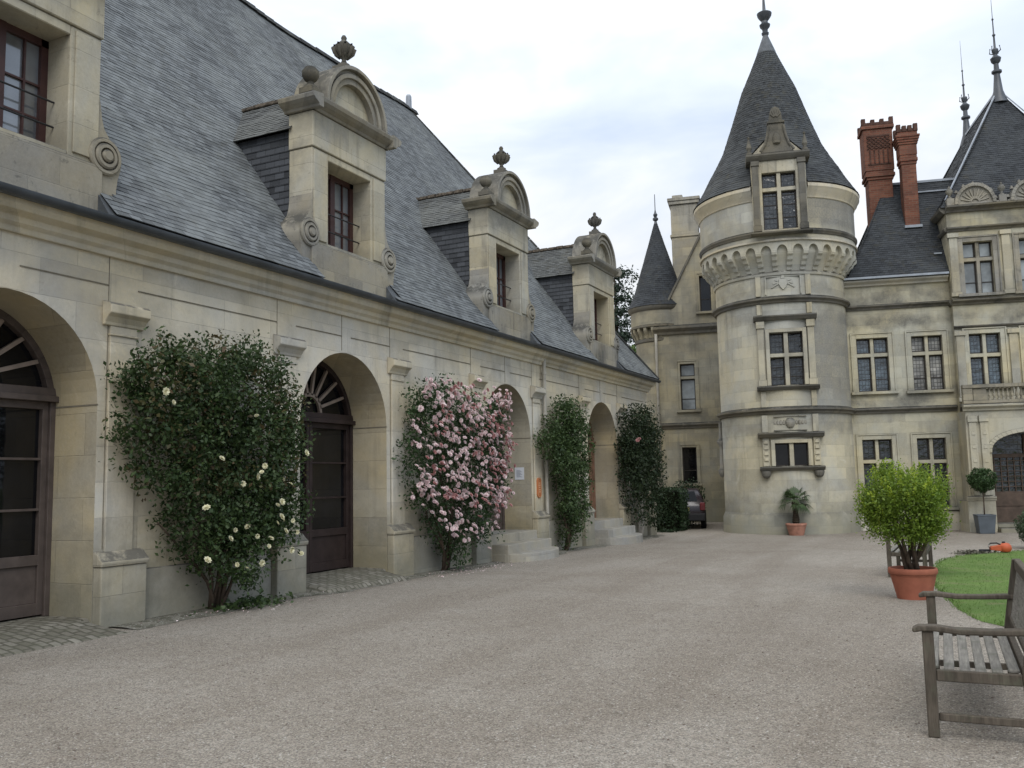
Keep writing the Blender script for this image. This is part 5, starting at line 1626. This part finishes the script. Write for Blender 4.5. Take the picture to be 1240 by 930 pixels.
build_split(sx, 'string_course', m_weathd, gb, bevel=.006)
k = MB()
d_ = Vector((pkx-gl_, 0, pkz-7.75)).normalized()
k.bar(Vector((gl_+.1, .05, 7.95)), Vector((pkx, .05, pkz+.08)), .30, .08, (1, 0, -1)); k.bar(Vector((gr_-.1, .05, 7.95)), Vector((pkx, .05, pkz+.08)), .30, .08, (-1, 0, -1))
k.build('gable_coping', m_weathd, gb)
hip_roof('roof', [((gl_-.2, 9, 7.5), (gl_-.2, .2, 7.5), (pkx, .2, pkz), (pkx, 9, pkz)), ((gr_+.2, .2, 7.5), (gr_+.2, 9, 7.5), (pkx, 9, pkz), (pkx, .2, pkz))], None, 66, m_slate_ch, .10, gb, .0, 16)
cm = MB(); cx0, cy0 = -.28, 1.5
cm.box(cx0-.58, cx0+.58, cy0-.4, cy0+.4, 8.2, 13.45); cm.box(cx0-.63, cx0+.63, cy0-.45, cy0+.45, 12.0, 12.12)
cm.box(cx0-.66, cx0+.66, cy0-.48, cy0+.48, 13.453, 13.60); cm.box(cx0-.70, cx0+.70, cy0-.52, cy0+.52, 13.603, 13.74)
cm.box(cx0-.5, cx0-.05, cy0-.35, cy0+.35, 13.743, 13.9)
cm.build('chimney', stone('chimney_limestone', (.36, .335, .27), u_dir=(1, 1, 0), stain=.8, patch=.4, joint=.4, seed=2.9), gb, bevel=.015)
dpb = MB().tube([(gl_+.10, -.12, 7.6), (gl_+.10, -.10, 7.2), (gl_+.10, -.10, GB)], .06, 8)
dpb.build('downpipe', m_pipe, gb, smooth=True)
# turret
tx, ty = -1.52, 1.05
t_ = MB().lathe([(1.03, GB), (1.03, 8.0)], tx, ty, 40)
t_.lathe([(1.22, 7.98), (1.22, 8.75)], tx, ty, 40)
t_.build('turret', m_gable, gb, auto=30)
tc_ = MB().lathe([(1.03, 7.30), (1.08, 7.34), (1.09, 7.45), (1.02, 7.5)], tx, ty, 40)
tc_.lathe([(1.2, 7.90), (1.27, 7.94), (1.27, 8.02), (1.2, 8.06)], tx, ty, 40).lathe([(1.2, 8.62), (1.28, 8.68), (1.34, 8.8), (1.34, 8.86), (1.1, 8.9)], tx, ty, 40)
tc_.build('turret_cornice', m_weathd, gb, auto=30)
tcb = None
for q in range(22):
    if tcb is None:
        tcb = MB().prism([(1.0, 7.45), (1.06, 7.45), (1.12, 7.6), (1.2, 7.72), (1.24, 7.80), (1.24, 7.93), (1.0, 7.93)], lambda a, b, t: (a, t, b), -.07, .07).build('corbel', m_gable, gb, bevel=.01)
        o = tcb
    else:
        o = tcb.copy(); COL.objects.link(o)
    o.location = (tx, ty, 0); o.rotation_euler = (0, 0, 2*PI*q/22)
tr_ = cone_roof('turret_roof', [(1.36, 8.84), (1.20, 9.14), (1.0, 9.62), (.70, 10.6), (.36, 11.7), (.06, 12.70)], 42, 48, m_slate_ch, gb, .10)
tr_.location = (tx, ty, 0)
MB().lathe([(.09, 12.62), (.05, 12.78), (.12, 12.84), (.12, 12.92), (.06, 12.96), (.10, 13.08), (.05, 13.16), (.02, 13.3), (.015, 14.0)], tx, ty, 10).build('finial', m_zinc, gb, auto=40)

# ------------------------------------------------------------------ benches
def teak(name, col, sc):
    g = G(name); p = g.pos()
    mp_ = g.n('ShaderNodeMapping'); g.l(p, mp_.inputs[0]); mp_.inputs['Scale'].default_value = sc
    f = g.noise(mp_.outputs[0], 1.0, 7, .65)
    c = g.mix(g.ramp(f, .3, .7), tuple(x*.55 for x in col), tuple(x*1.5 for x in col))
    c = g.mix(g.ramp(g.noise(p, 7, 5, .7), .52, .66, 0, .55), c, (0.10, 0.11, 0.075))
    c = g.mix(g.ramp(g.noise(p, 3, 3), .4, .65, 0, .5), c, tuple(x*.6 for x in col))
    g.bump(f, .7, .006)
    return g.done(c, .85, .2)
m_teak = teak('weathered_teak', (0.088, 0.074, 0.058), (45, 45, 5))
m_teakl = teak('weathered_teak_slat', (0.185, 0.175, 0.155), (55, 4, 55))
def build_bench(label, loc, rz, group):
    """local: length along +Y, sitter faces -X, front left leg at the origin"""
    b = thing('park_bench', label, 'bench', loc, rz, group)
    Ln = 1.78; D = .60
    for y in (.03, Ln-.03):
        MB().box(0, .065, y-.03, y+.03, 0, .63).build('leg', m_teak, b, bevel=.006)
        MB().prism([(D-.07, 0), (D, 0), (D-.005, .42), (D+.07, .92), (D+.015, .93), (D-.07, .42)], lambda a, z, t: (a, t, z), y-.03, y+.03).build('leg', m_teak, b, bevel=.006)
        ar = MB()
        pts = [(-.05, .620), (-.055, .645), (-.02, .665), (.08, .668), (.22, .652), (.40, .655), (.55, .665), (.62, .665), (.62, .63), (.4, .622), (.22, .617), (.08, .632), (0, .630)]
        ar.prism(pts, lambda a, z, t: (a, t, z), y-.045, y+.045)
        ar.build('armrest', m_teak, b, bevel=.01, seg=2)
        MB().box(.066, D-.071, y-.02, y+.02, .335, .40).box(.066, D-.071, y-.018, y+.018, .10, .145).build('rail', m_teak, b, bevel=.005)
    MB().box(.01, .05, .061, Ln-.061, .33, .40).build('rail', m_teak, b, bevel=.005)
    MB().box(D-.06, D-.02, .061, Ln-.061, .33, .40).build('rail', m_teak, b, bevel=.005)
    for k in range(6):
        x = .02+k*.088; z = .425-.03*math.sin(PI*(k+.5)/6)
        MB().box(x, x+.060, .07, Ln-.07, z-.02, z).build('seat_slat', m_teakl, b, bevel=.005)
    MB().box(D+.025, D+.07, .061, Ln-.061, .855, .935).build('back_rail', m_teak, b, bevel=.006)
    MB().box(D-.035, D+.005, .061, Ln-.061, .46, .51).build('back_rail', m_teak, b, bevel=.006)
    sl_ = None
    for k in range(15):
        y = .14+(Ln-.28)*k/14
        if sl_ is None:
            sl_ = MB().bar((D-.017, 0, .508), (D+.046, 0, .857), .018, .045, (0, 1, 0)).build('back_slat', m_teakl, b, bevel=.003); o = sl_
        else:
            o = sl_.copy(); COL.objects.link(o)
        o.location = (0, y, 0)
    return b
build_bench('nearest weathered wooden garden bench, cut off by the right edge, on the gravel', (8.83, 6.22, 0), R(1), 'slatted wooden benches along the lawn')
build_bench('smaller looking far wooden bench behind the big terracotta pot', (7.93, 16.2, gz(0, 16.3)), R(-1), 'slatted wooden benches along the lawn')

# ------------------------------------------------------------------ potted plants
m_terra = plain('terracotta', (0.30, 0.105, 0.065), .8, .25, .22, 5, bump=.2)
m_terrap = plain('pale_terracotta', (0.34, 0.17, 0.12), .9, .2, .3, 7, bump=.3)
m_soil = plain('potting_soil', (0.03, 0.022, 0.016), .95, .1, .3, 20)
def pot(name, label, loc, R0, H, mat, cat='pot', square=False):
    t = thing(name, label, cat, loc)
    rb_ = R0*.70
    if not square:
        MB().lathe([(0, 0), (rb_, 0), (rb_*1.02, .02), (R0*.93, H*.72), (R0*.94, H*.76), (R0*.96, H*.78), (R0*.95, H*.82)], 0, 0, 40).build('body', mat, t, auto=35)
        MB().lathe([(R0*.94, H*.80), (R0*1.0, H*.82), (R0*1.02, H*.86), (R0*1.02, H*.95), (R0*.99, H), (R0*.93, H), (R0*.91, H*.94), (R0*.88, H*.85)], 0, 0, 40).build('rim', mat, t, auto=35)
        MB().lathe([(0, H*.88), (R0*.92, H*.87)], 0, 0, 30).build('soil', m_soil, t)
    else:
        MB().frustum(0, 0, 0, H*.93, R0*.78, R0*.78, R0*.97, R0*.97).build('body', mat, t, bevel=.01)
        m_ = MB()
        for s in (-1, 1): m_.box(s*R0-.025*(s > 0)-.0, s*R0+.025*(s < 0), -R0, R0, H*.93, H); m_.box(-R0+.025, R0-.025, s*R0-.025*(s > 0), s*R0+.025*(s < 0), H*.93, H)
        m_.build('rim', mat, t, bevel=.006)
        MB().box(-R0+.03, R0-.03, -R0+.03, R0-.03, H*.9, H*.94).build('soil', m_soil, t)
    return t
PX, PY = 8.45, 13.30
pz = gz(0, PY)
pot('terracotta_pot', 'big round terracotta pot standing on gravel beside the lawn', (PX, PY, pz), .30, .40, m_terra)
sb_ = thing('potted_shrub', 'bushy yellow-green shrub on several bare stems growing in the big terracotta pot', 'shrub', (PX, PY, pz+.35))
m_lime = leafmat('lime_leaf', (0.115, 0.195, 0.024), (0.24, 0.33, 0.045), .5, .4)
m_lime2 = leafmat('lime_shoot', (0.28, 0.40, 0.03), (0.42, 0.48, 0.06), .5, .4)
cl = []
tips = []
for k in range(170):
    a = rnd.uniform(0, 2*PI); q = rnd.random()
    z = .42+.86*q
    rr = np.interp(z, [.42, .60, .80, 1.0, 1.15, 1.28], [.30, .46, .52, .53, .48, .34])
    r = rr*(.25+.75*math.sqrt(rnd.random()))
    if z < .62 and r < .24: continue
    z += .07*math.sin(3*a+1)*(r/rr)
    cl.append((r*math.cos(a)-.05, r*.9*math.sin(a), z))
cl = np.array(cl)
k = rng.integers(0, len(cl), 21000)
p = cl[k]+rng.normal(size=(21000, 3))*.070
p[:, 2] = np.maximum(p[:, 2], .30+.5*np.hypot(p[:, 0], p[:, 1])*0)
leaves('foliage', p, .036, m_lime, sb_, up=.5)
top = cl[(cl[:, 2] > .85) | (np.hypot(cl[:, 0], cl[:, 1]) > .38)]
sp_ = []
for c in top:
    for q in range(3):
        d = Vector((c[0]*.8, c[1]*.8, .55+rnd.uniform(0, .4))).normalized()
        for j in range(7):
            sp_.append(Vector(c)+d*(.03+.026*j)+Vector((rnd.gauss(0, .012), rnd.gauss(0, .012), 0)))
leaves('young_shoots', np.array([tuple(v) for v in sp_]), .032, m_lime2, sb_, up=.5)
for (ex, ey, ez) in [(-.34, .05, .75), (-.20, -.18, .85), (-.05, .15, .9), (.10, -.12, .9), (.26, .05, .8), (.38, -.08, .7), (.05, .05, 1.0)]:
    b0_ = Vector((rnd.uniform(-.07, .07), rnd.uniform(-.06, .06), -.02))
    mid = Vector((ex*.35, ey*.4, .28)); e = Vector((ex, ey, ez))
    pts = [b0_, b0_.lerp(mid, .5)+Vector((ex*.02, 0, .0)), mid, mid.lerp(e, .5)+Vector((0, 0, .05)), e]
    MB().tube(pts, [.036, .03, .025, .018, .010], 7).build('stem', m_bark, sb_, smooth=True)

# palm
pz = -.25
PXp, PYp = 4.44, 29.25
pot('terracotta_pot', 'small pale terracotta pot at the foot of the round tower', (PXp, PYp, pz), .31, .37, m_terrap)
pa_ = thing('palm', 'small fan palm with a thick brown trunk in a pot before the round tower', 'palm', (PXp, PYp, pz+.31))
m_palm = leafmat('palm_leaf', (0.035, 0.065, 0.022), (0.075, 0.115, 0.045), .55, .15)
m_trunk = plain('palm_trunk', (0.055, 0.042, 0.03), .95, .1, .4, 22, bump=.8)
tk = MB()
prof = []
for q in range(22):
    z = .72*q/21; prof.append((.085+.018*(q % 2)+.015*math.sin(q*.4), z))
tk.lathe(prof+[(0, .74)], 0, 0, 12); tk.build('trunk', m_trunk, pa_)
fr = 0
for q in range(17):
    a = q*2.399; el_ = [1.1, .75, .45, .15, -.25, -.5][q % 6]; L_ = .38+.08*rnd.random()
    dirv = Vector((math.cos(a)*math.cos(el_), math.sin(a)*math.cos(el_), math.sin(el_)))
    hub = Vector((0, 0, .72))+dirv*L_*.62
    m_ = MB().tube([(0, 0, .70), Vector((0, 0, .72))+dirv*L_*.3+Vector((0, 0, .02)), hub], .010, 5)
    side = dirv.cross(Vector((0, 0, 1))).normalized(); upv = side.cross(dirv)
    for j in range(13):
        th_ = -1.25+2.5*j/12
        d = (dirv*math.cos(th_)+side*math.sin(th_)).normalized()
        l = (.36+.03*rnd.random())*(1-.12*abs(th_))
        w = d.cross(upv).normalized()*.018
        m1 = hub+d*l*.55; tip = hub+d*l+Vector((0, 0, -.10-.08*abs(th_)))
        m_.add([hub, m1-w, tip, m1+w], [(0, 1, 2, 3)])
    m_.build('frond', m_palm, pa_, recalc=False)

# topiary
TX, TY = 9.645, 30.75
t = pot('planter', 'square blue-grey planter left of the porch doorway', (TX, TY, pz), .26, .56, plain('grey_planter', (0.085, 0.10, 0.115), .6, .35, .15, 4), 'planter', True)
t.rotation_euler = (0, 0, ANG)
tp_ = thing('topiary_tree', 'small round clipped tree on a thin stem in the grey planter', 'topiary', (TX, TY, pz+.50))
m_box = leafmat('box_leaf', (0.025, 0.055, 0.016), (0.06, 0.11, 0.036), .5, .15)
def ball(name, parent, cen, rx, ry, rz, n, size, mat, core=True, fill=.75):
    d = rng.normal(size=(n, 3)); d /= np.linalg.norm(d, axis=1)[:, None]
    rad = (fill+(1-fill)*rng.random(n)**.5)*(1+.06*np.sin(d[:, 0]*7+d[:, 2]*5)+.04*rng.normal(size=n))
    p = d*rad[:, None]*np.array([rx, ry, rz])+np.array(cen)
    return leaves(name, p, size, mat, parent, up=.1, nrm=d*1.0)
ball('crown', tp_, (0, 0, 1.08), .41, .41, .37, 4200, .055, m_box, fill=.35)
MB().tube([(0, 0, -.05), (.01, 0, .4), (0, .01, 1.0)], [.022, .018, .016], 7).build('stem', m_bark, tp_, smooth=True)

# round clipped bush at the right edge of the lawn
bu = thing('round_bush', 'round grey-green bush on the far lawn at the right edge', 'bush', (10.62, 24.2, gz(0, 24)))
m_grey = leafmat('grey_green_leaf', (0.035, 0.06, 0.03), (0.075, 0.11, 0.055), .6, .15)
ball('crown', bu, (0, 0, .46), .50, .50, .48, 5200, .05, m_grey, fill=.35)
MB().tube([(0, 0, -.05), (0, 0, .5)], .04, 6).build('stem', m_bark, bu)

# hedge
he = thing('clipped_hedge', 'dark clipped box-shaped hedge at the end of the long wing, half hiding the car', 'hedge', (-.40, 31.3, pz))
n = 9000
q = rng.random((n, 3))*2-1
m_ = np.argmax(np.abs(q)+rng.random((n, 3))*.4, axis=1)
q[np.arange(n), m_] = np.sign(q[np.arange(n), m_])*(1-.12*rng.random(n))
rr = np.maximum(np.abs(q[:, 0]), .0); q[:, 2] -= .12*(np.maximum(0, np.abs(q[:, 0])-.6)/.4)**2*(q[:, 2] > 0)
p = q*np.array([.80, .55, .74])+np.array([0, 0, .74])
p += rng.normal(size=p.shape)*.02
m_hedge = leafmat('hedge_leaf', (0.014, 0.032, 0.012), (0.035, 0.062, 0.025), .55, .1)
leaves('foliage', p, .07, m_hedge, he, up=.2)
MB().frustum(0, 0, .0, 1.36, .54, .44, .50, .42).build('light_block_core', plain('hedge_core_dark', (.012, .014, .008), .95, .05), he)  # solid near-black core added inside the foliage to block light
ft = thing('clipped_hedge', 'low dark shrub showing above the box-shaped hedge against the gable wall', 'hedge', (-.35, 34.2, pz))
ball('foliage', ft, (0, 0, .85), .75, .6, .95, 3000, .08, m_hedge, fill=.3)
gl2 = thing('ground_shrub', 'tiny dark low plant on the gravel in front of the hedge', 'plant', (.02, 30.25, pz))
ball('foliage', gl2, (0, 0, .03), .34, .14, .10, 500, .05, m_hedge, fill=.2)

# cedar far behind
m_cedar = leafmat('cedar_needle', (0.018, 0.034, 0.022), (0.04, 0.062, 0.04), .7, .1)
def tree(name, label, loc, H, prof, n, size, mat, layers, trunk_r=.35):
    t = thing(name, label, 'tree', loc)
    cl = []
    for i in range(layers):
        z = H*(.12+.86*i/(layers-1)); rr = prof(z/H)
        nb = max(4, int(9*rr/3))
        for j in range(nb):
            a = rnd.uniform(0, 2*PI); L = rr*rnd.uniform(.65, 1.08)
            for s in range(5):
                q = (s+1)/5
                cl.append((L*q*math.cos(a), L*q*math.sin(a), z+.35*math.sin(q*2)-.45*q*q, .16+.30*q))
    cl = np.array(cl); k = rng.integers(0, len(cl), n)
    p = cl[k, :3]+rng.normal(size=(n, 3))*np.stack([cl[k, 3]*1.2, cl[k, 3]*1.2, cl[k, 3]*.5], -1)
    leaves('crown', p, size, mat, t, up=.5)
    MB().tube([(0, 0, -.4), (.1, 0, H*.35), (0, .1, H*.7), (0, 0, H*.97)], [trunk_r, trunk_r*.75, trunk_r*.4, .04], 9).build('trunk', m_bark, t, smooth=True)
    return t
tree('cedar_tree', 'dark cedar rising behind the roof end of the long wing, beside the turret', (-9.2, 52, -.4), 14.6, lambda q: 3.6*(1-.72*q), 22000, .17, m_cedar, 17)
m_lite = leafmat('light_leaf', (0.06, 0.11, 0.025), (0.12, 0.18, 0.05), .6, .25)
tree('leafy_tree', 'bright green lower tree under the dark cedar behind the wing', (-6.6, 47.5, -.4), 9.0, lambda q: 2.0*math.sin(PI*min(1, q*.9+.1))+.2, 7000, .18, m_lite, 11, .2)

# ------------------------------------------------------------------ parked car
m_paint = plain('dark_car_paint', (0.016, 0.010, 0.014), .25, .6, .2, 3)
m_tyre = plain('tyre_rubber', (0.012, 0.012, 0.012), .9, .2)
m_alloy = plain('wheel_alloy', (0.35, 0.35, 0.36), .35, .5, .1, metallic=.7)
m_red = plain('tail_lamp_red', (0.12, 0.008, 0.010), .35, .5, .1)
m_plate = plain('number_plate', (0.30, 0.26, 0.07), .5, .4, .05)
m_bumper = plain('black_bumper', (0.015, 0.015, 0.016), .6, .3)
car = thing('parked_car', 'dark hatchback seen from behind, parked by the gable wall and half hidden by the hedge', 'car', (.10, 31.95, pz), R(14.5))
# local: rear at y=0 looking to -Y, nose at y=3.8
prof = [(0.06, .32), (0.0, .55), (.02, .80), (.06, .92), (.42, 1.38), (.62, 1.43), (1.3, 1.45), (1.9, 1.40), (2.62, .98), (3.5, .86), (3.75, .70), (3.80, .40), (3.7, .28), (.2, .28)]
def carw(z): return .80 if z < .95 else .80-.20*(z-.95)/.5
bo = MB()
n_ = len(prof)
vs = []
for s in (-1, -.86, .86, 1):
    for (y, z) in prof:
        w_ = carw(z)
        inset = 0.0 if abs(s) < 1 else .05
        vs.append((s*w_, y+(inset if y < 2 else -inset), z-(inset*.6 if z > 1 else 0)))
fs = []
for r_ in range(3):
    for i in range(n_): fs.append((r_*n_+i, r_*n_+(i+1) % n_, (r_+1)*n_+(i+1) % n_, (r_+1)*n_+i))
fs += [tuple(range(n_)), tuple(range(4*n_-1, 3*n_-1, -1))]
bo.add(vs, fs)
bo.build('body', m_paint, car, bevel=.02, auto=40, seg=2)
def onrear(x, z, out=.012):
    for (y0, z0), (y1, z1) in zip(prof[1:6], prof[2:7]):
        if z0 <= z <= z1: return (x, y0+(y1-y0)*(z-z0)/(z1-z0)-out, z+out*.5)
    return (x, -out, z)
gw = MB()
for o in (.012,):
    gw.quad(onrear(-.55, .98, o), onrear(.55, .98, o), onrear(.46, 1.33, o), onrear(-.46, 1.33, o))
gw.build('rear_window', m_glassc, car, recalc=False)
sw = MB()
for s in (-1, 1):
    for (a, b, c_, d_) in (((.55, .99), (1.35, .99), (1.3, 1.33), (.72, 1.33)), ((1.45, .99), (2.35, .99), (1.85, 1.32), (1.42, 1.33))):
        sw.add([(s*(carw(z)+.012-.004), y, z) for y, z in (a, b, c_, d_)], [(0, 1, 2, 3)])
build_split(sw, 'side_window', m_glassd, car, recalc=False)
for s in (-1, 1):
    MB().box(s*.72-.09, s*.72+.09, -.025, .10, .66, .94).build('tail_lamp', m_red, car, bevel=.02)
MB().box(-.80, .80, -.07, .12, .30, .56).build('bumper', m_bumper, car, bevel=.03, seg=2)
pl_ = MB().box(-.26, .26, -.035, .0, .66, .78).build('number_plate', m_plate, car, bevel=.005)
ch_ = MB()
for q in range(7):
    x = -.21+.065*q
    ch_.box(x, x+.018, -.038, -.0355, .685, .755); ch_.box(x+.018, x+.04, -.038, -.0355, .735 if q % 2 else .685, .755 if q % 2 else .705)
ch_.build('plate_mark', m_bumper, pl_)
for s in (-1, 1):
    for y in (.70, 3.05):
        wv = MB().lathe([(.19, -.09), (.27, -.10), (.30, -.07), (.30, .07), (.27, .10), (.19, .09)], 0, 0, 24)
        wh = MB(); wh.add([(s*.74+z, y+x, .30+yy) for x, yy, z in wv.v], wv.f)
        wo = wh.build('wheel', m_tyre, car, auto=40)
        rv_ = MB().lathe([(0, -.05), (.06, -.09), (.19, -.075), (.20, .0), (.19, .075), (.06, .09), (0, .05)], 0, 0, 16)
        rm_ = MB(); rm_.add([(s*.745+z, y+x, .30+yy) for x, yy, z in rv_.v], rv_.f)
        rm_.build('rim', m_alloy, wo, auto=40)

# ------------------------------------------------------------------ orange garden machine and clippings on the lawn edge
gm = thing('garden_machine', 'small orange and black garden machine left on the far edge of the lawn', 'garden tool', (9.72, 22.1, gz(0, 22.1)+.02), R(15))
gm.scale = (.72, .72, .72)
m_orp = plain('orange_plastic', (0.42, 0.085, 0.03), .55, .4, .12, 8)
m_blk = plain('black_plastic', (0.018, 0.018, 0.02), .55, .35)
b = MB().lathe([(0, .03), (.13, .04), (.17, .12), (.16, .22), (.10, .29), (0, .31)], .18, 0, 16)
b.prism([(-.25, .10), (-.22, .20), (.12, .26), (.16, .10), (.05, .06)], lambda a, z, t: (a, t, z), -.09, .09)
b.build('housing', m_orp, gm, bevel=.015, auto=40)
MB().tube([(-.22, 0, .12), (-.30, 0, .22), (-.22, 0, .29), (-.05, 0, .30), (.05, 0, .25)], .022, 7).build('handle', m_blk, gm, smooth=True)
MB().box(-.55, -.24, -.03, .03, .05, .12).build('guide_bar', m_blk, gm, bevel=.01)
MB().lathe([(0, .28), (.05, .285), (.05, .34), (0, .35)], .14, .0, 10).box(.10, .20, -.05, .05, .24, .29).build('engine', m_blk, gm, bevel=.01)
cp_ = thing('clippings_heap', 'small grey heap of clippings beside the orange machine', 'heap', (9.25, 21.95, gz(0, 22)+.01))
p = rng.normal(size=(700, 3))*np.array([.16, .10, .03]); p[:, 2] = np.abs(p[:, 2])
leaves('foliage', p, .05, plain('dry_clippings', (.12, .115, .09), .9, .1, .4, 30), cp_, up=.8)
